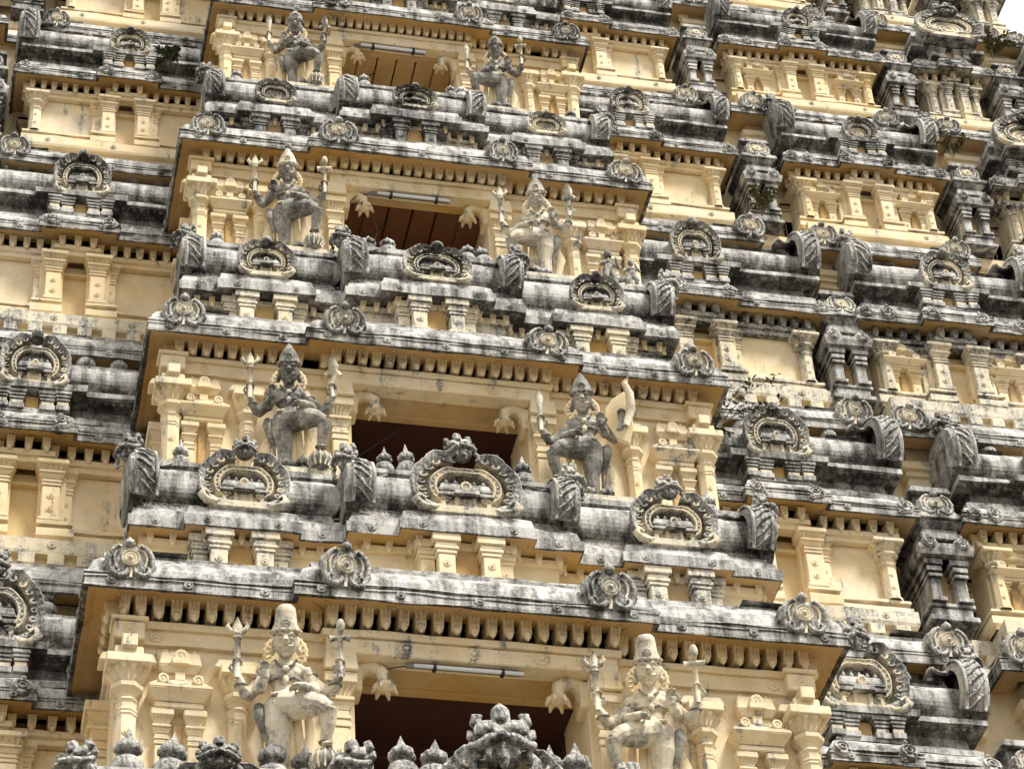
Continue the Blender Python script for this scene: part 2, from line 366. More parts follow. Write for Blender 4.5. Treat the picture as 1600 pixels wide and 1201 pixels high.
def arch_mb(kind=0):
    """horseshoe gable, 1 wide and 1 high over its base, flanged, serrated, hollow with a small shrine inside"""
    mb = MB()
    # (fraction from opening to rim, y)
    prof = [(-.02, .16), (0, -.04), (.04, -.075), (.11, -.075), (.14, -.05), (.22, -.055), (.25, -.075), (.30, -.075), (.33, -.05), (.66, -.075), (.95, -.12), (1.0, -.11), (.97, -.02), (.72, .16)]
    matl = [CARVE, HALF, HALF, CARVE, HALF, HALF, HALF, CARVE, HALF, CARVE, GREY, GREY, GREY]
    if kind == 1: matl = [m_ if m_ != CARVE else HALF for m_ in matl[:9]]+[CARVE, CARVE, GREY, GREY]
    A = 142; k = len(prof); gap = 15 if kind == 1 else 12
    def curve(t):
        u = abs(t)/A; ar = math.radians(t)
        ri = (.235 if kind != 1 else .225)*(1+.12*math.sin(u*PI))*(1-.12*max(0, u-.8)/.2)
        ro = .44+.075*math.exp(-((abs(t)-62)/42)**2)+.05*math.exp(-((abs(t)-118)/20)**2)
        if gap: ro += (.085 if kind == 1 else .065)*math.exp(-((abs(t)-gap-14)/13)**2)
        else: ro -= .03*math.exp(-(t/22)**2)
        if gap: ri -= .02*math.exp(-((abs(t)-gap)/12)**2)
        return ar, u, ri, ro
    full = prof
    for side in ((-1, 1, 0) if gap else (0,)):
        vs = []; fs = []; ms = []
        prof = full if not gap else (full[:10] if side == 0 else full[8:]); ml = matl if (not gap or side == 0) else matl[8:]; k = len(prof); j0 = 0 if (not gap or side == 0) else 8
        if gap: prof = list(prof)
        if gap and side == 0: prof[-1] = (.62, .12)
        if gap and side: prof[0] = (.50, .12)
        a0, a1 = (-A, A) if (not gap or side == 0) else ((-A, -gap) if side < 0 else (gap, A))
        nn = 52 if (not gap or side == 0) else 26
        for i in range(nn+1):
            ar, u, ri, ro = curve(a0+(a1-a0)*i/nn)
            for j, (q, y) in enumerate(prof):
                rr = ri+(ro-ri)*q
                if j+j0 in (10, 11) and i % 2: rr += .009
                vs.append((rr*math.sin(ar), y-.04*max(0, q-.5)*u, .39+rr*math.cos(ar)))
        for i in range(nn):
            for j in range(k-1):
                fs.append([i*k+j, i*k+j+1, (i+1)*k+j+1, (i+1)*k+j]); ms.append(ml[j])
        fs.append(list(range(k))); ms.append(GREY); fs.append([nn*k+j for j in range(k)][::-1]); ms.append(GREY)
        mb.add(vs, fs, ms)
    for s in (-1, 1):
        for i in range(7):      # rolling leaf relief on the flange
            t = 24+i*15; ar, u, ri, ro = curve(t); R = ri+(ro-ri)*.62
            mb.tube(arc(s*R*math.sin(ar), .39+R*math.cos(ar), .046, .010, t, 300+t, 9, -.085), .017, 5, HALF if i % 2 else CARVE)
        for i in range(9):      # beads of the inner band
            t = 15+i*13; ar, u, ri, ro = curve(t); R = ri+(ro-ri)*.18
            mb.ball((s*R*math.sin(ar), -.055, .39+R*math.cos(ar)), .018, 5, HALF)
        mb.tube([(s*.22, -.07, .10), (s*.30, -.10, .03), (s*.40, -.13, .03), (s*.46, -.14, .11), (s*.42, -.14, .18), (s*.37, -.14, .14)], [.035, .045, .05, .045, .03, .02], 7, HALF)
    mb.extr([(.29*math.sin(a), .37+.29*math.cos(a)) for a in [2*PI*i/20 for i in range(20)]], .03 if kind != 1 else .08, .3, CARVE if kind != 1 else DARK)
    if kind == 2:     # closed centre with concentric rings
        for r in (.21, .14, .07): mb.tube(arc(0, .36, r, r*.98, -180, 180, 16, -.0), .026, 6, HALF)
        mb.extr([(.27*math.sin(a), .37+.27*math.cos(a)) for a in [2*PI*i/20 for i in range(20)]], .0, .2, HALF)
    else:
        mini_shrine(mb, T(0, -.03, .08, .60, .9, .82))
    mb.box(-.33, .33, -.12, .2, -.03, .085, HALF)
    mb.box(-.38, .38, -.09, .2, -.06, .012, GREY)
    mb.lathe([(.40, -.7), (.42, -.2), (.39, 0)], 20, (0, 0, 0), GREY, True, T(0, .1, .40) @ Matrix.Rotation(PI/2, 4, 'X'))
    if kind != 1:
        zt = .84 if kind == 0 else .80
        mb.ball((0, -.10, zt+.03), (.095, .09, .095), 10, CARVE); mb.lathe([(.11, 0), (.08, .03)], 8, (0, -.10, zt-.06), CARVE)
    return mb
ARCH = [arch_mb(k).mesh('roof_arch') for k in (0, 1, 2)]

def end_mb():
    """gable end of a barrel roof seen edge on: carved thick flange, with a horn-like hood behind it; outer face towards +x, front towards -y"""
    mb = MB()
    n = 26; vs = []; fs = []
    cy, cz = .42, .42
    prof = [(-.17, .80), (-.155, .93), (-.09, 1.01), (.0, 1.05), (.09, 1.02), (.15, .94), (.165, .78), (.14, .2)]
    k = len(prof)
    for i in range(n+1):
        t = i/n; a = math.radians(-130+225*t)      # 0 = up, -90 = front
        R = .46*(1+.16*math.exp(-((t-.78)/.14)**2)+.07*math.exp(-((t-.25)/.18)**2))
        for j, (x, q) in enumerate(prof):
            rr = R*q*1
            vs.append((x, cy+rr*math.sin(a), cz+rr*math.cos(a)))
    for i in range(n):
        for j in range(k-1): fs.append([i*k+j, (i+1)*k+j, (i+1)*k+j+1, i*k+j+1])
    fs.append(list(range(k))); fs.append([n*k+j for j in range(k)][::-1])
    mb.add(vs, fs, CARVE)
    # leaf ribs on the edge facing the viewer, fanned like a feather
    for i in range(10):
        a = math.radians(-118+i*15)
        def at(da, rr, x): return (x, cy+rr*math.sin(a+da), cz+rr*math.cos(a+da))
        t_ = (a+math.radians(130))/math.radians(225); R = .46*1.05*(1+.16*math.exp(-((t_-.78)/.14)**2)+.07*math.exp(-((t_-.25)/.18)**2))
        mb.tube([at(-.16, R*.99, -.10), at(-.05, R*1.015, -.04+.02*math.sin(i*2.1)), at(.10, R*1.02, .02), at(.20+.05*math.sin(i*1.7), R*1.0, .09)], [.006, .018, .022, .008], 5, CARVE)
    for sg in (-1, 1): mb.tube([(sg*.105-.02, cy+.49*math.sin(a), cz+.49*math.cos(a)) for a in [math.radians(-128+9*i) for i in range(18)]], .022, 5, GREY)
    mb.extr([(.40*math.sin(a), .42+.40*math.cos(a)) for a in [2*PI*i/18 for i in range(18)]], -.1, .05, DARK, X=T(.05, .42, 0, rz=PI/2))
    # hood: short shell open towards the middle of the roof
    m = 14; vs = []; fs = []; ms = []
    for i in range(6):
        t = i/5; x = -.08-.25*t; r = .43-.07*math.sin(t*PI*.9)-.03*t
        for q in range(m+1):
            a = math.radians(-48+148*q/m); vs.append((x, +.50+r*math.sin(a), .47+.02*t+r*1.05*math.cos(a)))
        for q in range(m+1):
            a = math.radians(100-148*q/m); vs.append((x+.0, .50+(r-.04)*math.sin(a), .47+.02*t+(r-.04)*1.05*math.cos(a)))
    kk = 2*(m+1)
    for i in range(5):
        for q in range(kk): fs.append([i*kk+q, i*kk+(q+1) % kk, (i+1)*kk+(q+1) % kk, (i+1)*kk+q]); ms.append(DARK if q > m else GREY)
    for q in range(m): fs.append([5*kk+q, 5*kk+q+1, 5*kk+kk-2-q, 5*kk+kk-1-q]); ms.append(GREY)
    mb.add(vs, fs, ms, True)
    return mb
_e = end_mb()
END_R = _e.mesh('roof_end')
END_L = scaled_mesh(_e, 'roof_end', T(sx=-1, sy=1, sz=1))

def finial_mesh(mat, tall=1.0):
    mb = MB()
    mb.lathe([(.10, 0), (.11, .03), (.055, .05), (.055, .07), (.10, .09), (.15, .15), (.16, .20), (.15, .22), (.155, .24), (.13, .29), (.06, .33), (.055, .36), (.09, .37), (.12, .42), (.10, .43),
              (.105, .47), (.07, .48), (.045, .53), (0, .62*tall)], 14, mat=mat)
    for i in range(8):
        a = 2*PI*i/8; mb.ball((.105*math.cos(a), .105*math.sin(a), .42), (.025, .025, .05), 5, mat)
    return mb.mesh('finial')
FIN = [finial_mesh(GREY), finial_mesh(CARVE, 1.1), finial_mesh(CARVE, 1.05)]

def bracket_mb():
    mb = MB()
    mb.box(-.046, .046, -.085, .12, .05, .215, CREAM, tx=.008, ty=.012, c=.006)
    for x in (-.033, 0, .033): mb.tube([(x*1.2, -.094, .21), (x, -.090, .16), (x*.75, -.084, .115)], [.018, .016, .008], 5, CREAM)
    mb.lathe([(0, -.06), (.035, -.02), (.04, .03), (.0, .05)], 6, (0, -.075, .04), CREAM)
    return mb
BRK = bracket_mb()

def pilaster(mb, x, y, z, h, w, mat=CREAM, round_=False, half=True):
    """moulded pilaster standing on z, in front of a wall at y"""
    d = w*.55
    if round_:
        yc = y-w*.35; k = 8; r = w*.54
        pr = [(r*1.25, 0), (r*1.25, .05*h), (r, .07*h), (r, .56*h), (r*1.12, .575*h), (r*1.0, .59*h), (r*1.12, .605*h), (r, .62*h), (r*1.06, .66*h), (r*1.25, .68*h), (r*.9, .71*h),
              (r*1.0, .735*h), (r*1.55, .77*h), (r*1.6, .80*h), (r*1.1, .815*h), (r*1.2, .83*h), (r*1.9, .90*h), (r*2.0, .925*h), (r*1.2, .93*h)]
        mb.lathe(pr, k, (x, yc, z), mat, False, rot=PI/8)
        mb.box(x-r*2.05, x+r*2.05, yc-r*2.05, yc+r*2.05, z+.925*h, z+h, mat)
        for q in (.2, .42): rosette(mb, x, yc-r*.93, z+q*h, w*.17, mat)
        for i in range(7):
            a = PI+PI*(i+.5)/7; mb.tube([(x+math.cos(a)*r*1.15, yc+math.sin(a)*r*1.15, z+.83*h), (x+math.cos(a)*r*1.9, yc+math.sin(a)*r*1.9, z+.915*h)], [w*.05, w*.13], 5, mat)
    else:
        mb.box(x-w*.62, x+w*.62, y-d*1.25, y+.05, z, z+.07*h, mat)
        mb.box(x-w*.5, x+w*.5, y-d, y+.05, z+.07*h, z+.60*h, mat)
        for q0, q1, f in ((.60, .63, 1.12), (.63, .66, 1.0), (.66, .69, 1.12), (.69, .73, .95)): mb.box(x-w*.5*f, x+w*.5*f, y-d*f, y+.05, z+q0*h, z+q1*h, mat, c=.006)
        mb.box(x-w*.52, x+w*.52, y-d*1.0, y+.05, z+.73*h, z+.79*h, mat, tx=w*.18, ty=w*.12, c=.004)
        mb.box(x-w*.72, x+w*.72, y-d*1.45, y+.05, z+.79*h, z+.82*h, mat, c=.006)
        mb.box(x-w*.5, x+w*.5, y-d*1.0, y+.05, z+.82*h, z+.915*h, mat, tx=w*.32, ty=w*.28, c=.004)
        mb.box(x-w*.88, x+w*.88, y-d*1.7, y+.05, z+.915*h, z+h, mat)
        for q in (.2, .42): rosette(mb, x, y-d, z+q*h, w*.2, mat)
        for i in range(-2, 3): mb.tube([(x+i*w*.2, y-d*1.02, z+.83*h), (x+i*w*.3, y-d*1.5, z+.905*h)], [w*.04, w*.1], 5, mat)

def aedicule(mb, x, y, z, h, mat=CREAM):
    """small wall shrine: two pilasters, cornice with two horseshoes, little roof"""
    w = .13
    for s in (-1, 1): pilaster(mb, x+s*.16, y, z, .56*h, w, mat)
    mb.box(x-.05, x+.05, y-.03, y+.02, z, z+.5*h, OCHRE)
    mb.box(x-.24, x+.24, y-.13, y+.02, z+.56*h, z+.60*h, mat)
    mb.box(x-.24, x+.24, y-.14, y+.02, z+.60*h, z+.66*h, mat, tx=.07, ty=.07, c=.006)
    mb.box(x-.31, x+.31, y-.21, y+.02, z+.66*h, z+.69*h, mat)
    mb.box(x-.29, x+.29, y-.19, y+.02, z+.69*h, z+.75*h, mat, tx=-.07, ty=-.07, c=.006)
    for s in (-1, 1):
        mb.lathe([(.055, 0), (.055, .03), (.035, .04), (.03, .025), (0, .045)], 10, mat=mat, X=T(x+s*.17, y-.165, z+.725*h) @ Matrix.Rotation(PI/2, 4, 'X'))
    mb.box(x-.16, x+.16, y-.07, y+.02, z+.75*h, z+.81*h, mat, c=.006)
    mb.box(x-.05, x+.05, y-.12, y+.02, z+.75*h, z+.81*h, mat, c=.006)
    mb.box(x-.17, x+.17, y-.10, y+.02, z+.81*h, z+.85*h, mat, tx=.04, ty=.03, c=.006)
    mb.box(x-.21, x+.21, y-.13, y+.02, z+.85*h, z+.95*h, mat, tx=-.02, ty=-.02)
    mb.box(x-.09, x+.09, y-.17, y+.02, z+.84*h, z+.89*h, mat)
    mb.lathe([(.07, 0), (.07, .03), (.05, .04), (.035, .02), (0, .045)], 12, mat=mat, X=T(x, y-.13, z+.90*h) @ Matrix.Rotation(PI/2, 4, 'X'))
    for q in (-.14, 0, .14): mb.ball((x+q, y-.06, z+.96*h), (.025, .025, .035), 6, mat)

def along(path, spacing, margin=.1, skip_sides=False):
    out = []
    for a, b in zip(path, path[1:]):
        a = Vector(a); b = Vector(b); L = (b-a).length
        if L < spacing*.8: continue
        d = (b-a)/L; n = max(1, int((L-2*margin)/spacing)+1)
        ang = math.atan2(d.y, d.x)
        if skip_sides and abs(d.x) < .5: continue
        for i in range(n):
            t = margin+(L-2*margin)*(i+.0)/(max(1, n-1)) if n > 1 else L/2
            out.append((a+d*t, ang))
    return out
def inset(path, d):
    """move a plan path inwards by d"""
    P = [Vector(p) for p in path]; nr = []
    for a, b in zip(P, P[1:]):
        e = (b-a).normalized(); nr.append(Vector((e.y, -e.x)))
    out = []
    for i, p in enumerate(P):
        if i == 0: mv = nr[0]
        elif i == len(P)-1: mv = nr[-1]
        else: mv = (nr[i-1]+nr[i])/max(.35, 1+nr[i-1].dot(nr[i]))
        q = p-mv*d; out.append((q.x, q.y))
    return out
def kapota(mb, path, z, s=1.0, rise=.42, run=.27, back=.6, top=GREY, soff=OCHRE, lip=DARK, ros=.55, over=.34):
    """curved eave; path runs along its crease"""
    q_ = rise-.062
    pr = [(-over, -.035*s), (-.13*s, -.06*s), (-.05*s, -.105*s), (-.03*s, -.125*s), (0, -.125*s), (.002, -.10*s), (-.008*s, -.095*s), (-.008*s, -.03*s), (.004*s, -.02*s), (.002*s, 0), (-.02*s, .004*s), (-.024*s, .022*s), (.0, .028*s), (-.004*s, .05*s), (-.035*s, .058*s),
          (-.045*s, (.062+q_*.18)*s), (-run*.32*s, (.062+q_*.42)*s), (-run*.62*s, (.062+q_*.66)*s), (-run*.80*s, (.062+q_*.74)*s), (-run*.80*s, (.062+q_*.84)*s), (-run*.88*s, (.062+q_*.86)*s), (-run*1.0*s, (.062+q_*.90)*s), (-run*1.0*s, (.062+q_)*s), (-back*s, (rise+.02)*s)]
    mt = [soff, soff, lip, lip]+[top]*19
    mb.sweep(path, [(d, z+q) for d, q in pr], mt, jit=.007*s)
    if ros:
        for p, ang in along(path, ros*s, .25*s):
            rosette(mb, 0, -.004, -.055*s, .045*s, top, T(p.x, p.y, z, rz=ang))
BRK_ME = BRK.mesh('bracket')
_bd = MB(); _bd.merge(BRK); _bd.m = [CARVE]*len(_bd.m); BRK_D = _bd.mesh('bracket')
def brackets(par, path, z, s, spacing=.17, maxback=None, cond=None, sz=1.0, me=None):
    for p, ang in along(path, spacing*s, .06*s):
        if maxback is not None and p.y > maxback: continue
        if cond and not cond(p): continue
        if random.random() < .004: continue
        put(me or BRK_ME, 'bracket', par, (p.x, p.y, z), (0, 0, ang), (s, s, s*sz))

# ------------------------------------------------------------------ storey data (A is the storey under the lowest eave in view)
#        z of eave, y of eave, half width
ZE = {-1: -4.75, 0: 0.0, 1: 4.316, 2: 8.335, 3: 11.81, 4: 14.85, 5: 17.5}
YE = {-1: -.95, 0: 0.0, 1: .865, 2: 1.67, 3: 2.364, 4: 2.97, 5: 3.5}
WE = {-1: 4.5, 0: 4.0, 1: 3.404, 2: 3.047, 3: 2.632, 4: 2.32, 5: 2.05}
#        side shrines: z, y of their cornice crease
ZQ = {-1: -4.5, 0: -.22, 1: 4.05, 2: 8.05, 3: 11.5, 4: 14.6, 5: 17.3}
YQ = {-1: 1.2, 0: 1.9, 1: 2.6, 2: 3.3, 3: 3.78, 4: 4.35, 5: 4.85}
WX = {-1: 6.7, 0: 6.42, 1: 6.3, 2: 5.95, 3: 5.14, 4: 4.72, 5: 4.25}
AX = {-1: 4.9, 0: 4.85, 1: 4.57, 2: 4.13, 3: 3.58, 4: 3.25, 5: 2.95}     # wing arch
P2 = {-1: (7.3, 10.2), 0: (7.15, 10.0), 1: (6.85, 9.7), 2: (6.27, 9.1), 3: (5.80, 8.35), 4: (5.32, 8.02), 5: (4.85, 7.4)}
P3 = {-1: (11.3, 12.8), 0: (10.9, 12.4), 1: (10.3, 11.8), 2: (9.65, 11.1), 3: (9.0, 10.35), 4: (8.47, 9.79), 5: (7.95, 9.15)}
P4 = {-1: (13.9, 15.4), 0: (13.4, 14.9), 1: (12.7, 14.2), 2: (11.9, 13.3), 3: (11.1, 12.4), 4: (10.35, 11.5), 5: (9.85, 10.70)}
ORD = {0: 'lowest', 1: 'second', 2: 'third', 3: 'fourth', 4: 'fifth', 5: 'sixth'}
def HQ(k): return ZQ[k]-ZQ[k-1]
def ZP(k): return ZQ[k-1]+.43*HQ(k)
def S(k): return HQ(k)/4.05

# ------------------------------------------------------------------ tower core: ledges and inner walls of each storey
core = thing('temple_tower', 'steep stepped temple tower of cream and blackened plaster filling the view behind all shrines', 'tower')
for k in range(0, 6):
    s = S(k); z = ZP(k); yq = YQ[k]; yc = yq-.28*s; D = 6.5
    for side in (-1, 1):
        pts = [(WE[k]-1.0, yc)]
        for (a, b) in ((None, WX[k]+.08), (P2[k][0]-.05, P2[k][1]+.05), (P3[k][0]-.05, P3[k][1]+.05), (P4[k][0]-.05, P4[k][1]+.05)):
            g = .42*s
            if a is not None: pts += [(a, yc+g), (a, yc)]
            pts += [(b, yc), (b, yc+g)]
        pts = pts[:-1]+[(P4[k][1]+.05, yc+D)]
        if side < 0: pts = [(-x, y) for x, y in pts][::-1]
        mb = MB(); kapota(mb, pts, z, s, rise=.40, run=.25, back=.75, top=GREY, ros=.7)
        led = mb.build('ledge', core)
        gaps = [(WX[k]-.25, P2[k][0]+.2), (P2[k][1]-.2, P3[k][0]+.2), (P3[k][1]-.2, P4[k][0]+.2)]
        if side > 0: brackets(core, inset(pts, .34*s), z-.27*s, s*.95, cond=lambda p: any(a_ < abs(p.x) < b_ for a_, b_ in gaps[:2 if k < 4 else 3]) and p.y < yc+1.0)
        mb = MB()
        mb.sweep(inset(pts, .34*s), [(-.1, z-.42*s), (.04, z-.42*s), (.04, z-.30*s), (-.1, z-.30*s)], CREAM)
        mb.build('string_course', core)
        mb = MB()
        zb = ZQ[k-1]+.1*s if k > 0 else z-2.2
        mb.sweep(inset(pts, .42*s), [(0, z-2.6*s), (0, z-.66*s), (.05, z-.66*s), (.05, z-.60*s), (.02, z-.60*s), (.02, z-.5*s), (.06, z-.5*s), (.06, z-.42*s), (0, z-.42*s), (0, z+.02)], CREAM, cap=False)
        mb.build('inner_wall', core)
        for ga, gb in (gaps if side > 0 else gaps[:1]):
            mb = MB(); gx = side*((ga+gb)/2-.04); pilaster(mb, gx, yc+.42*s+.42*s, z-2.5*s, 1.75*s, .2*s, CREAM)
            for q0, q1, w_ in ((-.75, -.62, .16), (-.62, -.46, .11), (-.46, -.36, .16), (-.36, -.22, .12)): mb.box(gx-w_*s, gx+w_*s, yc+(.84-.32-w_*.5)*s, yc+.9*s, z+q0*s, z+q1*s, CREAM)
            mb.build('gap_pilaster', core)
        # block course above the ledge
        mb = MB(); q = inset(pts, .30*s)
        mb.sweep(inset(pts, .42*s), [(0, z+.38*s), (0, z+.62*s), (.09*s, z+.62*s), (.10*s, z+.66*s), (.10*s, z+.82*s), (.02, z+.84*s), (-.5*s, z+.85*s)], [CREAM, CREAM]+[HALF if k < 3 else CREAM]*4)
        for p, ang in (along(inset(pts, .42*s), .29*s, .12*s) if k < 3 else []):
            mb.box(-.09*s, .09*s, -.12*s, .03, .46*s, .61*s, HALF, X=T(p.x, p.y, z, rz=ang))
        for p, ang in along(inset(pts, .32*s), .9*s, .4*s): rosette(mb, 0, 0, .74*s, .05*s, HALF, T(p.x, p.y, z, rz=ang))
        mb.build('block_course', core)
        # scroll ornaments at the ends of each ledge section
        sm = SCROLL_ME = globals().get('SCROLL_ME') or SCROLL.mesh('scroll_ornament')
        for x in (WX[k]-.12, P2[k][0]+.30, P2[k][1]-.3, P3[k][0]+.2, P3[k][1]-.2, P4[k][0]+.2, P4[k][1]-.2):
            put(sm, 'scroll_ornament', core, (side*x, yc+.02*s, z-.05*s), (math.radians(6), 0, 0), (.48*s, .5*s, .48*s))
    mb = MB()      # solid mass
    zt = ZP(k+1) if k < 5 else z+3.3
    mb.box(-P4[k][1]+.5, P4[k][1]-.5, yq+.95*s, yq+7, z-2.7*s if k == 0 else z-.3, zt+.3, CREAM, c=.0)
    mb.build('core_wall', core)
# hidden lower body that carries everything down to the ground
mb = MB(); mb.box(-15.5, 15.5, 2.2, 10, -23.5, -4.4, CREAM); mb.build('base_wall', core)

# ------------------------------------------------------------------ side shrines
CNT = {}
ARCH_ME = ARCH
def shrine(label, x0, x1, k, kind, cat='shrine', ax=None, mats=None, group=None):
    """kind: wing | wide | tower. Local units of storey scale, y=0 at the cornice crease, z=0 at the ledge crease"""
    s = S(k); xc = (x0+x1)/2; a = (x1-x0)/2/s
    t = thing('miniature_shrine', label, cat, (xc, YQ[k], ZP(k)), group, s)
    zc = (ZQ[k]-ZP(k))/s                        # cornice crease
    cx = ((ax-xc)/s) if ax is not None else 0
    c = .52 if kind != 'tower' else .36; p = .12
    WM = HALF if kind == 'tower' else CREAM
    grim = k == 2 and x0 > 0 and kind != 'tower'
    PM = HALF if grim else WM; BM = DARK if grim else WM
    back = 1.6
    path = [(-a, back), (-a, 0), (cx-c, 0), (cx-c, -p), (cx+c, -p), (cx+c, 0), (a, 0), (a, back)]
    ws = .31
    wp = inset(path, ws); aw = a-ws
    # base mouldings each side of the niche
    nh = .15 if kind != 'tower' else .05
    mb = MB(); b0, b1 = .84, 1.12
    bp = [(.06, b0), (.06, b0+.05), (.10, b0+.06), (.10, b0+.17), (.03, b0+.2), (.03, b0+.23), (.09, b0+.24), (.09, b1), (0, b1), (-.1, b1)]
    for sg in (-1, 1):
        q = [(sg*nh+cx, -p+ws), (sg*c*.86+cx, -p+ws), (sg*c*.86+cx, ws), (sg*aw, ws), (sg*aw, back)] if sg > 0 else [(-aw, back), (-aw, ws), (cx-c*.86, ws), (cx-c*.86, -p+ws), (cx-nh, -p+ws)]
        mb.sweep(q, bp, HALF if grim else WM)
    mb.build('base_moulding', t)
    # wall with a recessed niche
    mb = MB(); wt = zc-.36
    for sg in (-1, 1):
        xa, xb = sorted((cx+sg*nh, cx+sg*c*.86)); mb.box(xa, xb, -p+ws+.04, back, .8, wt, WM)
        xa, xb = sorted((cx+sg*c*.86, sg*aw)); mb.box(xa, xb, ws+.04, back, .8, wt, WM)
    mb.box(cx-nh-.02, cx+nh+.02, -p+ws+.17, back, .8, wt, NICHE)
    mb.box(cx-nh-.02, cx+nh+.02, -p+ws+.09, back, b1+.74*(wt-b1), b1+.79*(wt-b1), NICHE)
    mb.build('wall', t)
    # pilasters
    ph = wt-b1
    for sg in (-1, 1):
        mb = MB(); pilaster(mb, cx+sg*(nh+.13 if kind != 'tower' else .17), -p+ws+.04, b1, ph, .20 if kind != 'tower' else .15, PM)
        if kind != 'tower': pilaster(mb, cx+sg*(nh+.31), ws+.02, b1, ph, .13, PM)
        mb.build('pilaster', t)
        mb = MB(); pilaster(mb, sg*(aw-.10), ws+.04, b1, ph, .17 if kind != 'tower' else .14, PM, True)
        mb.build('corner_column', t)
        if kind == 'wide' and a > 1.2:
            mb = MB(); aedicule(mb, sg*(.5*(aw+.32)+.06), ws+.04, b1-.12, ph*1.06+.12, WM); mb.build('wall_niche', t)
        mb = MB()
        for yy in (ws+.55, ws+1.0): pilaster(mb, 0, 0, b1, ph, .2, WM); 
        me = mb.mesh('side_pilaster')
        put(me, 'side_pilaster', t, (sg*aw, ws+.62, 0), (0, 0, sg*PI/2))
    # beam, brackets, eave
    mb = MB(); ip = inset(path, ws-.02)
    mb.sweep(ip, [(-.1, wt), (.03, wt), (.03, wt+.06), (.07, wt+.07), (.07, wt+.14), (-.1, wt+.14)], PM if not grim else CARVE)
    mb.box(-aw+.05, aw-.05, ws+.12, back, wt, zc, OCHRE)
    mb.build('beam', t)
    brackets(t, inset(path, .27), wt+.115, .85, .20, maxback=.5, sz=1.0, me=BRK_D if grim else None)
    mb = MB(); kapota(mb, path, zc, .92, rise=.36, run=.26, back=.6, over=.31, top=GREY, soff=OCHRE if kind != 'tower' else HALF)
    ev = mb.build('eave', t)
    blobs = [cx-.36, cx+.36, -a+.16, a-.16]+([(-a+cx-c)/2, (a+cx+c)/2] if kind == 'wide' else [])
    bm = globals().get('BLOB_ME') or BLOB.mesh('small_horseshoe'); globals()['BLOB_ME'] = bm
    if kind == 'tower': blobs = [-a+.12, -.16, .16, a-.12]
    for x in blobs:
        put(bm, 'small_horseshoe', ev, (x, (-p if abs(x-cx) < c else 0)-.01, zc-.06), (math.radians(-20), 0, 0), .27 if kind != 'tower' else .24)
    # neck
    zn = zc+.32; zr = zn+.26
    mb = MB()
    ns = .22
    npth = inset(path, ns)
    nm = DARK
    mb.sweep(npth, [(.06, zn-.06), (.06, zn), (.02, zn+.01), (.02, zn+.05), (-.04, zn+.06), (-.06, zn+.22), (.03, zn+.26), (.06, zr), (-.3, zr)], [GREY, GREY, GREY, nm, nm, nm, nm, nm], cap=False)
    mb.box(-a+ns+.1, a-ns-.1, .35, back, zn-.1, zr, DARK)
    for sg in (-1, 1):
        for x, w_, yy in ((.17, .15, -p+ns+.02), (.34, .13, .1)):
            xx = cx+sg*x
            for q0, q1, f in ((-.02, .06, 1.15), (.06, .12, .95), (.12, .16, 1.1), (.16, .20, 1.25), (.20, .25, 1.4)): mb.box(xx-w_/2*f, xx+w_/2*f, yy-.09*f, yy+.2, zn+q0, zn+q1-.004, GREY if f != .95 else HALF, c=.006)
    mb.box(cx-.08, cx+.08, -p+ns+.0, .4, zn, zr-.03, OCHRE)
    mb.build('neck', t)
    fr = 3.0
    if kind != 'tower':
        mb = MB(); rp = inset(path, .10)
        rs = .10
        # slab, carved frieze, bulging barrel, ridge
        prf = [(-.2, zr), (0, zr+.005), (.03, zr+.02), (.02, zr+.09), (-.10, zr+.10), (-.12, zr+.20), (-.10, zr+.22), (-.07, zr+.25), (-.045, zr+.29), (-.032, zr+.34), (-.03, zr+.39), (-.038, zr+.44), (-.055, zr+.49), (-.085, zr+.54), (-.125, zr+.585), (-.175, zr+.625), (-.24, zr+.655), (-.27, zr+.70), (-.27, zr+.74), (-.75, zr+.75)]
        pth = [(-a+.12, back), (-a+.12, .1), (a-.12, .1), (a-.12, back)]
        mb.sweep(pth, prf, [DARK, GREY, GREY, GREY, CARVE, CARVE]+[GREY]*13)
        mb.sweep([(cx-.58, .4), (cx-.58, -.02), (cx+.58, -.02), (cx+.58, .4)], [(-.2, zr-.003), (.01, zr-.003), (.02, zr+.08), (-.3, zr+.105)], [DARK, GREY, GREY])
        # egg moulding under the slab and leaf scallops of the frieze
        for p_, ang in along(pth, .085, .05, True): mb.ball((p_.x, p_.y+.045, zr+.01), (.03, .03, .035), 6, DARK)
        for p_, ang in along(pth, .12, .05, True): mb.tube(arc(p_.x, zr+.15, .045, .045, -100, 100, 6, p_.y+.115), .014, 4, CARVE)
        rf = mb.build('roof', t)
        n = int((2*a-.7)/.33)
        fk = FIN[k % 2]
        for i in range(n):
            x = -a+.40+(2*a-.8)*i/(n-1)
            if abs(x-cx) < (.34 if k == 0 else .2): continue
            put(fk, 'finial', t, (x, .52, zr+.72), (0, 0, 0), .74)
        ar = ARCH_ME[(1 if k in (0,) else 0) if kind == 'wing' else (2 if k == 3 else 0)]
        aw_ = {-1: 1.0, 0: 1.05, 1: .80, 2: .74, 3: .68, 4: .62, 5: .62}[k] if kind == 'wing' else (.80 if k < 2 else .74 if k == 2 else .64); ah_ = (1.0 if k == 0 else .82 if k < 3 else .62) if kind == 'wing' else (.85 if k < 2 else .80 if k == 2 else .60)
        ao = put(ar, 'roof_arch', t, (cx, .08, zr+.04), (math.radians(3), 0, 0), (aw_, .9, ah_))
        if kind == 'wing' and k == 0:
            put(MONSTER, 'monster_face', ao, (0, -.05, .80), (0, 0, 0), .40)
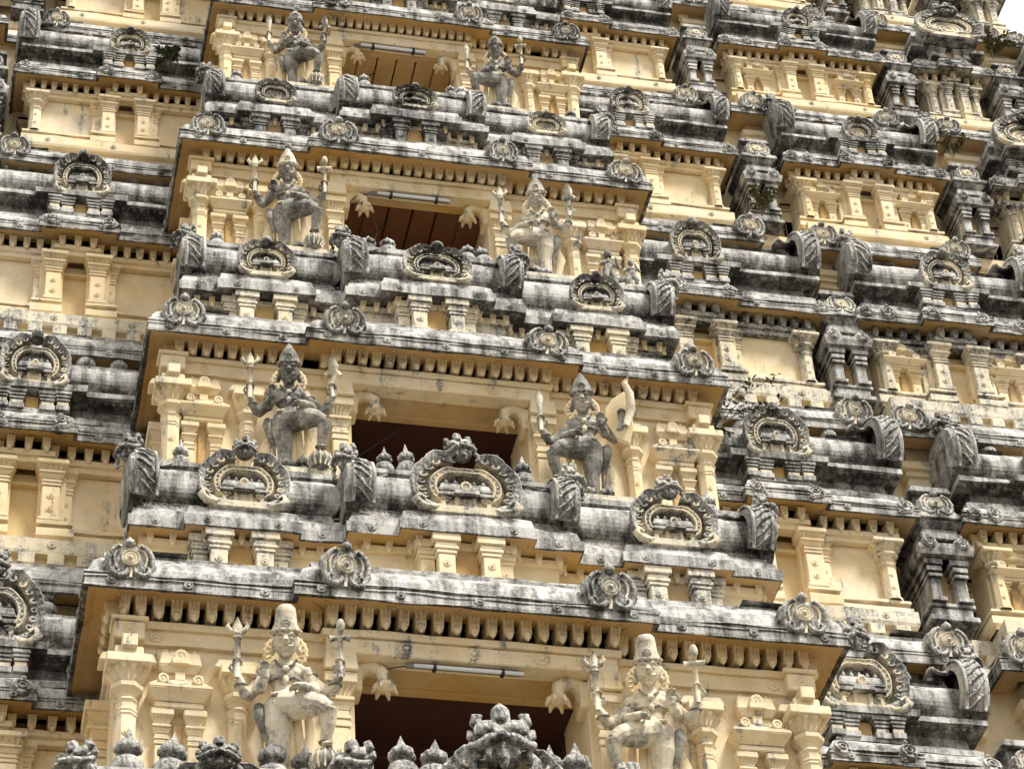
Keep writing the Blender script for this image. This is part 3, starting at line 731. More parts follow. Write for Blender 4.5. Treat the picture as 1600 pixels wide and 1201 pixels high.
        for sg, me in ((-1, END_L), (1, END_R)):
            eo = put(me, 'roof_end', t, (sg*(a-.20), -.02, zr+.06), (0, 0, 0), (1.0, .95, 1.02))
            if kind == 'wide' or k == 0: put(MONSTER, 'monster_face', eo, (sg*.1, .30, .82), (0, 0, sg*.5), .34)
    else:
        mb = MB()
        mb.sweep([(-a+.1, back), (-a+.1, .08), (a-.1, .08), (a-.1, back)], [(-.2, zr), (.02, zr+.01), (.03, zr+.09), (-.12, zr+.1), (-.12, zr+.3), (-.05, zr+.4), (-.1, zr+.6), (-.3, zr+.8), (-.5, zr+.82)], [DARK, GREY, GREY, GREY, CARVE, GREY, GREY, GREY])
        mb.build('roof', t)
        ao = put(ARCH_ME[2], 'roof_arch', t, (0, -.16, zr+.08), (math.radians(-4), 0, 0), (2*a*.84, 1.0, .92))
        put(MONSTER, 'monster_face', ao, (0, -.08, .78), (0, 0, 0), .40)
        put(FIN[0], 'finial', t, (0, .6, zr+.85), (0, 0, 0), .9)
    return t

def narrow(label, x, k, group=None, y=.0):
    """narrow blackened shrine standing in the gap between two wider ones"""
    s = S(k); t = thing('narrow_shrine', label, 'shrine', (x, YQ[k]+.16*s+y, ZP(k)), group, s)
    mb = MB(); m = GREY
    for q0, q1, hw in ((.84, .92, .30), (.92, 1.04, .24), (1.04, 1.1, .28)): mb.box(-hw, hw, .05-hw*.5+.1, .8, q0, q1, m)
    for sg in (-1, 1):
        mb.box(sg*.16-.07, sg*.16+.07, .02, .8, 1.1, 1.62, m)
        for q0, q1, f in ((1.1, 1.16, 1.3), (1.45, 1.5, 1.2), (1.53, 1.6, 1.3), (1.62, 1.7, 1.6)): mb.box(sg*.16-.07*f, sg*.16+.07*f, .02-.04*f, .8, q0, q1, GREY, c=.006)
    mb.box(-.10, .10, .2, .8, 1.1, 1.7, OCHRE)
    mb.build('wall', t)
    mb = MB()
    mb.sweep([(-.34, .8), (-.34, -.12), (.34, -.12), (.34, .8)], [(-.1, 1.7), (-.02, 1.72), (0, 1.80), (0, 1.86), (-.03, 1.87), (-.12, 1.98), (-.3, 2.0)], GREY)
    for x_ in (-.2, .2): mb.merge(BLOB, T(x_, -.14, 1.80, .2, rx=math.radians(-15)))
    mb.build('eave', t)
    mb = MB()
    for q0, q1, hw, tx in ((1.98, 2.08, .26, 0), (2.08, 2.16, .22, 0), (2.16, 2.26, .22, .06), (2.26, 2.34, .31, 0), (2.34, 2.48, .27, -.05), (2.48, 2.56, .2, 0)): mb.box(-hw, hw, .2-hw, .8, q0, q1, GREY if hw > .23 else m, tx=tx, ty=tx)
    mb.merge(SCROLL, T(0, -.06, 2.3, .42, rx=math.radians(-8)))
    mb.box(-.2, .2, .1, .8, 2.56, 2.75, DARK); mb.box(-.27, .27, .02, .8, 2.75, 2.84, GREY, tx=-.03)
    mb.build('roof', t)

for k in range(0, 6):
    kw = ORD[k]
    for side in (-1, 1):
        sw = 'left' if side < 0 else 'right'
        def X(a, b): return (a, b) if side > 0 else (-b, -a)
        if k <= 4 or True:
            x0 = WE[k]-1.05
            xx = X(x0, WX[k])
            shrine('grey roofed wall shrine just %s of the doorways, %s up its column' % (sw, kw), *xx, k, 'wing', ax=side*AX[k])
        if side > 0 or k >= 2:
            shrine('cream shrine with twin wall niches, barrel roof, %s up in outer %s column' % (kw, sw), *X(*P2[k]), k, 'wide')
            narrow('blackened narrow shrine in the inner %s gap, %s up' % (sw, kw), side*(WX[k]+P2[k][0])/2, k)
        if side > 0 and k >= 2:
            shrine('narrow shrine under a monster-topped gable near the right edge, %s up' % kw, *X(*P3[k]), k, 'tower')
            narrow('blackened narrow shrine in the outer right gap, %s up' % kw, side*(P2[k][1]+P3[k][0])/2, k)
            shrine('outermost corner shrine at the right, %s up' % kw, *X(*P4[k]), k, 'tower')
            narrow('blackened narrow shrine beside the corner shrine, %s up' % kw, side*(P3[k][1]+P4[k][0])/2, k)

# ------------------------------------------------------------------ doorway bays
def lion_bracket(mb, X):
    """curled flower bracket hanging from the lintel corner"""
    mb.tube([(0, 0, .0), (.0, -.02, .12), (.07, -.04, .2), (.17, -.06, .20), (.25, -.08, .12), (.26, -.08, .02)], [.06, .08, .09, .085, .07, .05], 8, CREAM, X)
    mb.box(-.12, .05, -.12, .12, -.1, .2, CREAM, X=X)
    mb.lathe([(.0, .0), (.06, .02), (.10, .07), (.07, .09), (.03, .05), (0, .04)], 8, (.26, -.08, -.07), CREAM, X=X)
    for i in range(6):
        a = PI*i/3; mb.tube([(.26, -.08, 0), (.26+.09*math.cos(a), -.08+.09*math.sin(a), -.02), (.26+.12*math.cos(a), -.08+.12*math.sin(a), -.09)], [.03, .035, .01], 5, CREAM, X)

_st = MB(); _st.lathe([(.028, 0), (.028, -.012), (.012, -.016), (0, -.022)], 8, mat=OCHRE); STUD = _st.mesh('soffit_stud')
def bay(k):
    z = ZE[k]; y = YE[k]; W = WE[k]; Wb = WE[k-1] if k > 0 else 4.5
    s = (ZE[k]-ZE[k-1])/4.316; fx = W/3.404
    zf = ZE[k-1]+2.2*s; D = 3.2
    kw = ORD[k]
    t = thing('doorway_bay', 'cream bay with a bracketed eave around the %s open doorway from the bottom' % kw, 'doorway bay')
    st = 1.62*fx
    path = [(-W, y+D), (-W, y), (-st, y), (-st, y-.12*s), (st, y-.12*s), (st, y), (W, y), (W, y+D)]
    mb = MB(); kapota(mb, path, z, s, rise=.46, run=.27, back=.95, over=.36*s, top=GREY, ros=.6)
    ev = mb.build('eave', t)
    for p, ang in along(inset(path, .19*s), .30*s, .15*s, True): put(STUD, 'soffit_stud', ev, (p.x, p.y, z-.052*s), (0, 0, 0), s)
    for x, yy in ((-W+.40*fx, 0), (W-.40*fx, 0), (-1.18*fx, -.12), (1.18*fx, -.12)):
        put(SCROLL_ME, 'scroll_ornament', ev, (x, y+yy*s+.03, z-.04), (math.radians(6), 0, 0), (.46*s, .5*s, .48*s))
    wy = y+.38*s; sp = inset(path, .36*s)
    brackets(t, inset(path, .33*s), z-.035*s-.215*s*(.82 if k else .98), s*1.0,   .145 if k else .160, maxback=y+1.0, sz=.82 if k else .98)
    zb = -.235 if k else -.285; zw = zb-.20
    mb = MB()
    mb.sweep(sp, [(-.2, z+(zb-.035)*s), (.045*s, z+(zb-.035)*s), (.055*s, z+(zb+.03)*s), (-.2, z+(zb+.035)*s)], CREAM)
    mb.sweep(inset(path, .38*s), [(-.1, z+zw*s), (.03*s, z+zw*s), (.03*s, z+(zb-.03)*s), (-.1, z+(zb-.03)*s)], CREAM)
    for p, ang in along(inset(path, .35*s), .62*s, .35*s, True): rosette(mb, 0, 0, (zb-.115)*s, .06*s, CREAM, T(p.x, p.y, z, rz=ang))
    for sg in (-1, 1):
        mb.box(min(sg*.4, sg*(W-.5*s)), max(sg*.4, sg*(W-.5*s)), wy+.22*s, wy+D-.8, z-.35*s, z-.04, OCHRE)
    mb.build('beam', t)
    fc = {0: .875, 1: .905, 2: .90, 3: .925, 4: .925}[k]; fa = {0: .745, 1: .80, 2: .78, 3: .80, 4: .8}[k]; fl = {0: .60, 1: .655, 2: .655, 3: .675, 4: .67}[k]
    dw = 1.03*fx; zl = z+zw*s; ld = .38 if k < 2 else .10
    # walls left and right of the doorway
    for sg in (-1, 1):
        mb = MB(); xa, xb = sorted((sg*dw, sg*(W-.36*s)))
        mb.box(xa, xb, wy+.02, y+D+.4, zf-.5*s, z+(zb-.04)*s, CREAM)
        mb.build('wall', t)
    # lintel over the doorway
    mb = MB(); mb.box(-dw-.16*s, dw+.16*s, wy-.16*s, wy+.06*s, zl-.01, z+(zb-.04)*s, CREAM); mb.box(-dw, dw, wy+.05*s, wy+ld*s, zl+.0, z+(zb-.05)*s, OCHRE)
    for x in (-.6, 0, .6): rosette(mb, x*fx, wy-.16*s, z+(zb-.12)*s, .07*s, CREAM)
    mb.build('lintel', t)
    # room
    mb = MB()
    mb.box(-dw-.02, dw+.02, wy+2.3*s, wy+2.4*s, zf-.5, zl+.3, MAROON, c=0)
    if k < 2: mb.box(-dw, dw, wy+ld*s, wy+2.32*s, zl+.02*s, zl+.1*s, MAROON)
    for i in (range(6) if k >= 2 else ()): mb.box(-dw+i*2*dw/6+.01, -dw+(i+1)*2*dw/6-.01, wy+ld*s, wy+2.32*s, zl+.02*s, zl+.1*s, MAROON if k < 2 else PLANK if k == 2 else OCHRE, c=.01)
    mb.box(-dw, dw, wy+(ld-.04)*s, wy+(ld+.08)*s, zl-.02*s, zl+.06, OCHRE); mb.box(-dw, dw, wy+1.3*s, wy+1.45*s, zl-.14*s, zl+.06, MAROON)
    for sg in (-1, 1): mb.box(min(sg*(dw-.04*s), sg*(dw+.02)), max(sg*(dw-.04*s), sg*(dw+.02)), wy+.9*s, wy+2.3*s, zf-.5, zl, MAROON)
    mb.build('room', t)
    for sg in (-1, 1):
        mb = MB(); lion_bracket(mb, T(sg*(dw-.02*s), wy+.10*s, zl-.22*s, -sg*s, s, s)); mb.build('curled_bracket', t)
    ph = (z+(zw-.05)*s)-zf
    for sg in (-1, 1):
        # corner column with stacked blocks above
        mb = MB(); xk = sg*min(fc*W, W-.31*s); h = ph*.86
        pilaster(mb, xk, wy, zf, h, .185*s, CREAM, True)
        zz = zf+h
        mb.box(xk-.13*s, xk+.13*s, wy-.2*s, wy, zz, zz+.12*s, CREAM, tx=.0); mb.box(xk-.26*s, xk+.26*s, wy-.1*s, wy+.1, zz+.02, zz+.11*s, CREAM, tx=-.03)
        mb.box(xk-.07*s, xk+.07*s, wy-.26*s, wy, zz+.08*s, zz+.22*s, CREAM)
        mb.box(xk-.14*s, xk+.14*s, wy-.14*s, wy+.1, z+(zw-.02)*s, z+(zb-.03)*s, CREAM); mb.box(xk-.17*s, xk+.17*s, wy-.17*s, wy+.1, z+(zb-.03)*s, z+(zb+.02)*s, CREAM)
        rosette(mb, xk, wy-.14*s, z+(zb-.12)*s, .06*s, CREAM)
        mb.build('corner_column', t)
        mb = MB(); pilaster(mb, sg*fl*W, wy+.02, zf, ph*.86, .155*s, CREAM, True)
        mb.box(sg*fl*W-.22*s, sg*fl*W+.22*s, wy-.12*s, wy+.1, zf+ph*.87, zf+ph*.93, CREAM, tx=-.04)
        mb.build('column', t)
        mb = MB(); pilaster(mb, sg*(dw+.15*s), wy+.02, zf, ph*.9, .175*s, CREAM)
        mb.box(sg*(dw+.15*s)-.16*s, sg*(dw+.15*s)+.16*s, wy-.18*s, wy+.1, zf+ph*.9, z+(zw-.005)*s, CREAM, tx=-.02)
        mb.build('pilaster', t)
        mb = MB(); aedicule(mb, 0, 0, 0, 1.55); me = mb.mesh('wall_niche')
        put(me, 'wall_niche', t, (sg*fa*W, wy+.02, zf+.0*s), (0, 0, 0), (s*.92, s, ph/1.52))
        # pilasters on the flank
        mb = MB(); pilaster(mb, 0, 0, 0, ph*.9, .24*s, CREAM); me = mb.mesh('flank_pilaster')
        for yy in (.8, 1.6): put(me, 'flank_pilaster', t, (sg*(W-.36*s), wy+yy*s, zf), (0, 0, sg*PI/2))
    # floor slab / plinth under the statues
    mb = MB(); mb.box(-W+.3*s, W-.3*s, y+.02, y+D, zf-.35*s, zf, HALF)
    for sg in (-1, 1): mb.box(sg*1.72*fx-.52*s, sg*1.72*fx+.52*s, y-.12*s, wy+.1, zf-.06*s, zf+.07*s, HALF)
    mb.build('plinth', t)
    return dict(z=z, y=y, s=s, fx=fx, zf=zf, wy=wy, dw=dw, zl=zl)
BAY = {k: bay(k) for k in range(0, 5)}

# ------------------------------------------------------------------ parapet of shrines above each eave
def parapet(k):
    """row of joined shrine roofs standing on eave k (k=-1 stands below the frame's bottom eave)"""
    z = ZE[k]; y = YE[k]; W = WE[k]; s = (ZE[k+1]-ZE[k])/4.316; f = W/4.0
    names = {-1: 'at the bottom edge of the picture', 0: 'above the lowest eave', 1: 'above the second eave', 2: 'above the third eave', 3: 'above the fourth eave', 4: 'above the fifth eave'}
    t = thing('shrine_parapet', 'weathered barrel roofs and horseshoe gables '+names[k], 'parapet', (0, y, z), None, 1)
    a = 3.55*f; b = 1.28*f; oc = 2.36*f; oh = .62*s; ch = .74*s
    def path(d=0.0):
        p = [(-a, 2.0*s), (-a, .47*s), (-oc-oh, .47*s), (-oc-oh, .37*s), (-oc+oh, .37*s), (-oc+oh, .47*s), (-b, .47*s), (-b, .27*s), (-ch, .27*s), (-ch, .13*s), (ch, .13*s), (ch, .27*s), (b, .27*s), (b, .47*s),
             (oc-oh, .47*s), (oc-oh, .37*s), (oc+oh, .37*s), (oc+oh, .47*s), (a, .47*s), (a, 2.0*s)]
        return inset(p, d)
    dk = k in (1, 2, 3)
    wm = HALF if dk else CREAM
    mb = MB()
    mb.sweep(path(.24*s), [(.03, .42*s), (.03, .50*s), (0, .5*s), (0, .96*s), (.05*s, .96*s), (.06*s, 1.04*s), (-.1, 1.05*s)], wm, cap=False)
    mb.build('wall', t)
    mb = MB()
    zz = 1.18*s
    pr = [(-.24*s, zz-.10*s), (-.08*s, zz-.11*s), (-.02*s, zz-.14*s), (0, zz-.13*s), (.005, zz), (-.02*s, zz+.01), (-.05*s, zz+.13*s), (-.14*s, zz+.22*s), (-.3*s, zz+.23*s), (-.9*s, zz+.24*s)]
    mb.sweep(path(), pr, [OCHRE if not dk else DARK, OCHRE if not dk else DARK, DARK, GREY, GREY, GREY, GREY, GREY, GREY], jit=.008)
    for p, ang in along(path(), .5*s, .25*s): rosette(mb, 0, 0, zz-.06*s, .045*s, GREY, T(p.x, p.y, 0, rz=ang))
    mb.build('cornice', t)
    brackets(t, path(.20*s), .935*s, s*.68, .25, maxback=.9*s)
    # short clustered pilasters beneath each gable
    for cx, yy in ((0, .13), (-oc, .37), (oc, .37)):
        for sg in (-1, 1):
            mb = MB(); m2 = (DARK if k in (2, 3) else HALF) if cx or dk else CREAM
            for dx, w_, py in ((.24, .19, yy+.12), (.42, .16, yy+.24)):
                x = cx+sg*dx*s
                for q0, q1, g in ((.46, .54, 1.25), (.54, .80, .95), (.80, .85, 1.15), (.85, .90, 1.35), (.90, .95, 1.2), (.95, 1.05, 1.6)):
                    mb.box(x-w_/2*g*s, x+w_/2*g*s, (py-.06*g)*s, (py+.3)*s, q0*s, q1*s-.002, m2, c=.008)
                rosette(mb, x, (py-.057)*s, .67*s, .045*s, m2)
            mb.build('pilaster', t)
        mb = MB(); mb.box(cx-.13*s, cx+.13*s, (yy+.2)*s, (yy+.5)*s, .45*s, 1.05*s, OCHRE); mb.build('recess', t)
    # roofs
    def roof(xa, xb, y0):
        mb = MB(); zr = 1.40*s
        q = [(xa, y0+1.1*s), (xa, y0), (xb, y0), (xb, y0+1.1*s)]
        prf = [(-.02, zr-.02), (-.02*s, zr+.03*s), (-.09*s, zr+.04*s), (-.11*s, zr+.17*s), (-.08*s, zr+.19*s), (-.05*s, zr+.22*s), (-.028*s, zr+.26*s), (-.014*s, zr+.31*s), (-.01*s, zr+.37*s), (-.015*s, zr+.43*s), (-.03*s, zr+.49*s), (-.052*s, zr+.55*s), (-.085*s, zr+.605*s), (-.13*s, zr+.65*s),
               (-.10*s, zr+.68*s), (-.10*s, zr+.75*s), (-.8*s, zr+.76*s)]
        mb.sweep(q, prf, [GREY, GREY, CARVE, CARVE]+[GREY]*12, jit=.004)
        for p_, ang in along(q, .13*s, .05, True): mb.tube(arc(p_.x, zr+.10*s, .05*s, .05*s, -100, 100, 6, p_.y+.11*s), .016*s, 4, CARVE)
        mb.build('roof', t)
    roof(-a+.08, -b+.02, .60*s); roof(b-.02, a-.08, .60*s); roof(-b+.06, b-.06, .40*s)
    mb = MB(); mb.box(-a+.3, a-.3, .9*s, 2.2*s, .4*s, 2.19*s, GREY); mb.build('roof_bed', t)
    # gables
    big = k in (-1, 0)
    zc = 1.42*s
    ks = 1 if big else (2 if k in (3, 4) else 0)
    co = put(ARCH[1 if big else (2 if k >= 3 else 0)], 'roof_arch', t, (0, .27*s, zc-.06*s), (math.radians(4), 0, 0), ({-1: 1.25, 0: 1.22, 1: .90, 2: .76, 3: .72, 4: .7}[k]*s, 1.0*s, (.97 if k == -1 else .88 if big else .64 if k == 1 else .52)*s))
    ms = .36 if k != -1 else .54
    if big: put(MONSTER, 'monster_face', co, (0, -.06, .80 if k == 0 else .7), (0, 0, 0), (ms, ms, ms*1.1))
    for cx in (-oc, oc):
        ao = put(ARCH[1 if big else (2 if k == 2 or k >= 3 else 0)], 'roof_arch', t, (cx, .50*s, zc-.06*s), (math.radians(4), 0, 0), ({-1: 1.0, 0: .98, 1: .72, 2: .66, 3: .64, 4: .6}[k]*s, 1.0*s, (.76 if k == -1 else .80 if big else .66 if k == 1 else .54)*s))
        if big: put(MONSTER, 'monster_face', ao, (0, -.06, .80), (0, 0, 0), .33 if k == 0 else .44)
    for x, yy, sg in ((-a+.16*s, .50, -1), (a-.16*s, .50, 1), (-b+.16*s, .30, -1), (b-.16*s, .30, 1)):
        eo = put(END_R if sg > 0 else END_L, 'roof_end', t, (x, (yy-.06)*s, zc-.06*s), (0, 0, 0), (1.0*s, .95*s, .90*s if k >= 0 else .78*s))
        if big or abs(x) > 2 or k == 1:
            put(MONSTER, 'monster_face', eo, (sg*.12, .22, .72), (0, 0, sg*.75), .40 if k >= 0 else .55)
    # pots on the ridge
    xs = []
    for sg in (-1, 1):
        for x in ((.52, .78) if big or k == 1 else (.72, .9)): xs.append((sg*x*s, .72))
        for x in ((1.62, 1.82, 2.98) if k != -1 else (1.55, 1.85, 2.75, 3.1)): xs.append((sg*x*f, .95))
    for x, yy in xs: put(FIN[2 if k < 0 else 1 if k < 1 else 0], 'finial', t, (x, yy*s, (2.14 if k >= 0 else 2.06)*s), (0, 0, 0), .78*s if k != -1 else 1.05*s)
    return t
for k in range(-1, 5): parapet(k)

# ------------------------------------------------------------------ guardian statues
HEADX = T(0, -.02, 1.275) @ Matrix.Rotation(math.radians(16), 4, 'X') @ T(sx=1.27) @ T(0, .01, -1.275)
def figure_mb():
    """four-armed man, right foot raised (towards +x), 1.62 to the brow; front is -y"""
    b = MB()
    def limb(pts, rad): b.tube(pts, rad, 12)
    # torso
    b.ball((-.03, 0, .81), (.165, .12, .12), 16); b.ball((0, -.02, .95), (.115, .095, .12), 16)
    b.ball((0, -.005, 1.09), (.17, .115, .14), 16); b.ball((0, 0, 1.18), (.19, .085, .075), 14)
    for s in (-1, 1): b.ball((s*.075, -.06, 1.11), (.075, .05, .06), 10)
    limb([(0, 0, 1.2), (0, -.01, 1.31)], [.06, .056])
    # head and face
    hd = MB()
    hd.ball((0, -.03, 1.405), (.088, .098, .125), 18); hd.ball((0, -.05, 1.345), (.062, .07, .065), 12)
    hd.tube([(0, -.120, 1.43), (0, -.162, 1.382)], [.014, .024], 8); hd.ball((0, -.145, 1.376), (.033, .022, .015), 8)
    hd.ball((0, -.118, 1.338), (.034, .02, .009), 8); hd.ball((0, -.116, 1.322), (.028, .02, .010), 8)
    hd.ball((0, -.105, 1.292), (.028, .022, .02), 8)
    for s in (-1, 1):
        hd.ball((s*.038, -.118, 1.410), (.020, .012, .010), 10)
        hd.tube([(s*.012, -.122, 1.438), (s*.04, -.122, 1.447), (s*.066, -.10, 1.436)], [.011, .014, .008], 6)
        hd.tube([(s*.006, -.135, 1.354), (s*.04, -.125, 1.350), (s*.058, -.108, 1.362)], [.008, .009, .005], 6)
        hd.ball((s*.09, -.0, 1.39), (.014, .026, .04), 8); hd.ball((s*.098, -.0, 1.335), (.024, .022, .034), 8)
    b.merge(hd, HEADX)
    b.tube([(0, 0, 1.2), (0, -.02, 1.34)], [.07, .062], 12)
    # standing leg (viewer's left) and raised leg
    limb([(-.075, 0, .80), (-.07, -.01, .6), (-.045, -.015, .42), (-.045, 0, .2), (-.04, .01, .05)], [.14, .13, .088, .075, .052])
    b.ball((-.04, -.05, .03), (.05, .11, .035), 10)
    limb([(.0, -.03, .80), (.16, -.15, .75), (.32, -.25, .69), (.39, -.26, .64)], [.155, .14, .10, .076])
    limb([(.40, -.26, .67), (.385, -.22, .52), (.355, -.16, .34)], [.076, .07, .042])
    b.ball((.375, -.215, .305), (.05, .10, .03), 10)
    for i in range(5): b.ball((.335+i*.019, -.305, .295), (.012, .02, .012), 6)
    for s, kx in ((-1, -.04),):
        for i in range(5): b.ball((kx-.035+i*.018, -.15, .02), (.012, .02, .014), 6)
    # waist cloth folds
    b.tube([(-.13, -.05, .875), (0, -.115, .86), (.13, -.05, .88)], [.03, .035, .03], 8)
    def hand(p, d, n, curl):
        """palm at p, fingers along d, palm normal n"""
        p, d, n = Vector(p), Vector(d).normalized(), Vector(n).normalized(); q = d.cross(n)
        b.tube([p-d*.04, p+d*.04], [.040, .044], 8)
        for i, (o, L) in enumerate(((-.040, .075), (-.014, .088), (.013, .083), (.038, .064))):
            r = p+q*o+d*.045
            m_ = r+d*L*.6+n*curl*.3*L; e = m_+d*L*.5*(1-curl)+n*curl*L*.8
            b.tube([r, m_, e], [.0145, .0135, .009], 6)
        r = p-q*.046; b.tube([r-d*.01, r-q*.03+d*.025+n*.015, r-q*.016+d*.06+n*.03], [.017, .016, .010], 6)
    # rear arms, hands raised
    limb([(-.15, .02, 1.16), (-.27, .0, 1.0), (-.355, -.04, .885)], [.07, .066, .06])
    limb([(-.355, -.04, .885), (-.41, -.09, .98), (-.44, -.12, 1.06)], [.058, .052, .036]); hand((-.445, -.13, 1.10), (0, -.1, 1), (.2, -1, 0), .75)
    limb([(.15, .02, 1.16), (.29, .0, 1.0), (.40, -.04, .90)], [.07, .066, .06])
    limb([(.40, -.04, .90), (.46, -.09, .98), (.50, -.12, 1.05)], [.058, .052, .036]); hand((.505, -.13, 1.09), (0, -.1, 1), (-.2, -1, 0), .75)
    # front arms
    limb([(-.17, -.02, 1.15), (-.23, -.06, 1.0), (-.235, -.12, .92)], [.07, .064, .055])
    limb([(-.235, -.12, .92), (-.215, -.19, .96), (-.195, -.215, .985)], [.055, .048, .034]); hand((-.19, -.225, 1.02), (.05, -.15, 1), (0, -1, -.1), .5)
    limb([(.17, -.02, 1.15), (.25, -.03, 1.0), (.265, -.10, .90)], [.07, .064, .056])
    limb([(.265, -.10, .90), (.23, -.23, .875), (.18, -.29, .865)], [.056, .05, .036]); hand((.15, -.305, .86), (-1, -.25, -.12), (0, -.3, -1), .35)
    return b
_f = figure_mb(); _g = MB(); _g.merge(_f, T(sx=-1, sy=1, sz=1))
def pale(me):
    m2 = me.copy(); m2.name = me.name
    for i_ in range(len(m2.materials)):
        if m2.materials[i_] == M[STAT]: m2.materials[i_] = M[PALE]
    return m2
BODY = [remeshed(_f, .0075, 'guardian_body', STAT, 1), remeshed(_g, .0075, 'guardian_body', STAT, 1)]

def jewels(m):
    """necklace, chest band, belt, armlets, bracelets, anklet as separate meshes"""
    out = []
    def ring(c, r, n, tilt=0, gem=False):
        b = MB(); b.tube([(m*c[0]+r*math.cos(a), c[1]+r*math.sin(a), c[2]+tilt*math.cos(a)) for a in [2*PI*i/12 for i in range(13)]], .012, 5, STAT)
        if gem: b.ball((m*c[0], c[1]-r-.002, c[2]), (.028, .016, .028), 8, HALF)
        out.append((n, b.mesh(n)))
    b = MB(); b.tube([(m*x, y, z) for x, y, z in ((-.10, -.085, 1.235), (-.06, -.118, 1.17), (0, -.132, 1.135), (.06, -.118, 1.17), (.10, -.085, 1.235))], .013, 6, STAT); b.ball((0, -.14, 1.12), (.035, .02, .035), 8, HALF); out.append(('necklace', b.mesh('necklace')))
    b = MB(); b.tube([(m*x, y, z) for x, y, z in ((-.15, -.06, 1.03), (-.07, -.115, 1.045), (0, -.13, 1.02), (.07, -.115, 1.045), (.15, -.06, 1.03))], .014, 6, STAT); b.ball((0, -.135, 1.01), (.03, .02, .05), 8, HALF); out.append(('chest_band', b.mesh('chest_band')))
    b = MB(); b.tube([(m*-.13, -.09, .885), (0, -.135, .87), (m*.13, -.09, .89)], [.022, .028, .022], 8, HALF)
    for x in (-.08, -.04, .04, .08): b.ball((x, -.125, .88), .014, 6, HALF)
    out.append(('belt', b.mesh('belt')))
    for c in ((-.215, -.005, 1.09), (.215, -.005, 1.09)): ring(c, .075, 'armlet', .02, True)
    for c in ((-.41, -.085, .975), (.455, -.085, .97)): ring(c, .056, 'bracelet')
    ring((.36, -.165, .36), .058, 'anklet')
    return out
JEWEL = [jewels(1), jewels(-1)]
def crown_mesh(kind):
    mb = MB()
    if kind == 0:  pr = [(.092, 0), (.108, .012), (.108, .045), (.098, .055), (.098, .07), (.084, .10), (.076, .20), (.070, .245), (.045, .275), (0, .285)]     # tall drum
    elif kind == 1: pr = [(.092, 0), (.108, .012), (.108, .045), (.095, .055), (.09, .10), (.065, .17), (.035, .22), (.03, .235), (0, .27)]                # pointed
    else: pr = [(.09, 0), (.104, .01), (.104, .04), (.095, .05), (.098, .09), (.08, .14), (.05, .165), (.035, .165), (.03, .2), (0, .215)]                    # domed
    mb.lathe(pr, 18, mat=STAT)
    for i in range(14):
        a = 2*PI*i/14; mb.ball((.106*math.cos(a), .106*math.sin(a), .03), .016, 5, STAT)
    mb.tube(arc(0, .09, .03, .03, -180, 180, 8, -.095), .009, 5, STAT)
    return mb.mesh('crown')
CROWN = [crown_mesh(i) for i in range(3)]
PB = [pale(b_) for b_ in BODY]; PC = [pale(b_) for b_ in CROWN]
def halo_mesh():
    mb = MB(); o = []
    for i in range(40):
        a = 2*PI*i/40; r = .20+.010*(i % 2); o.append((r*1.05*math.sin(a), r*math.cos(a)))
    mb.extr(o, 0, .04, CREAM, bev=.08)
    for i in range(20):
        a = 2*PI*i/20; mb.tube([(.14*math.sin(a), -.002, .14*math.cos(a)), (.185*math.sin(a), -.002, .185*math.cos(a))], [.004, .009], 4, CREAM)
    return mb.mesh('halo')
HALO = halo_mesh()
def weapon(kind):
    mb = MB()
    if kind == 'trident':
        mb.tube([(0, 0, -.08), (0, 0, .25)], [.02, .026], 8, HALF); mb.lathe([(.035, 0), (.03, .03), (.04, .04)], 8, (0, 0, .24), HALF)
        mb.tube([(0, 0, .27), (0, 0, .34), (0, 0, .42)], [.03, .036, .004], 8, HALF)
        for s in (-1, 1): mb.tube([(0, 0, .29), (s*.05, 0, .30), (s*.075, 0, .34), (s*.06, 0, .39)], [.022, .022, .018, .003], 6, HALF)
    elif kind == 'club':
        mb.tube([(0, 0, -.08), (0, 0, .12), (0, 0, .28), (0, 0, .36)], [.018, .02, .04, .01], 8, HALF)
    elif kind == 'snake':
        mb.tube([(0, 0, -.06), (-.02, 0, .08), (.02, -.01, .18), (.0, -.02, .27), (-.01, -.05, .35)], [.016, .02, .022, .05, .015], 8, HALF)
        for s in (-1, 1): mb.tube([(0, 0, .19), (s*.05, 0, .20), (s*.07, -.01, .16)], [.02, .02, .02], 6, HALF)
    elif kind == 'axe':
        mb.tube([(0, 0, -.08), (0, 0, .30)], [.018, .02], 8, HALF); mb.tube([(-.08, 0, .24), (-.03, 0, .25), (.03, 0, .25), (.08, 0, .24)], [.03, .02, .02, .03], 8, HALF)
        mb.ball((0, -.02, .34), (.035, .03, .06), 8, HALF)
    elif kind == 'shield':
        mb.tube([(.03, 0, -.10), (.09, -.02, .06), (.09, -.04, .22), (.05, -.05, .34), (.10, -.05, .42)], [.03, .045, .04, .03, .004], 8, HALF, sq=1)
        mb.extr([(-.16, -.02), (-.06, -.22), (.05, -.28), (.10, -.1), (.10, .2), (.04, .3), (-.08, .22), (-.15, .12)], .03, .07, CREAM, bev=.05)
    return mb.mesh(kind)
WEAPON = {k: weapon(k) for k in ('trident', 'club', 'snake', 'axe', 'shield')}
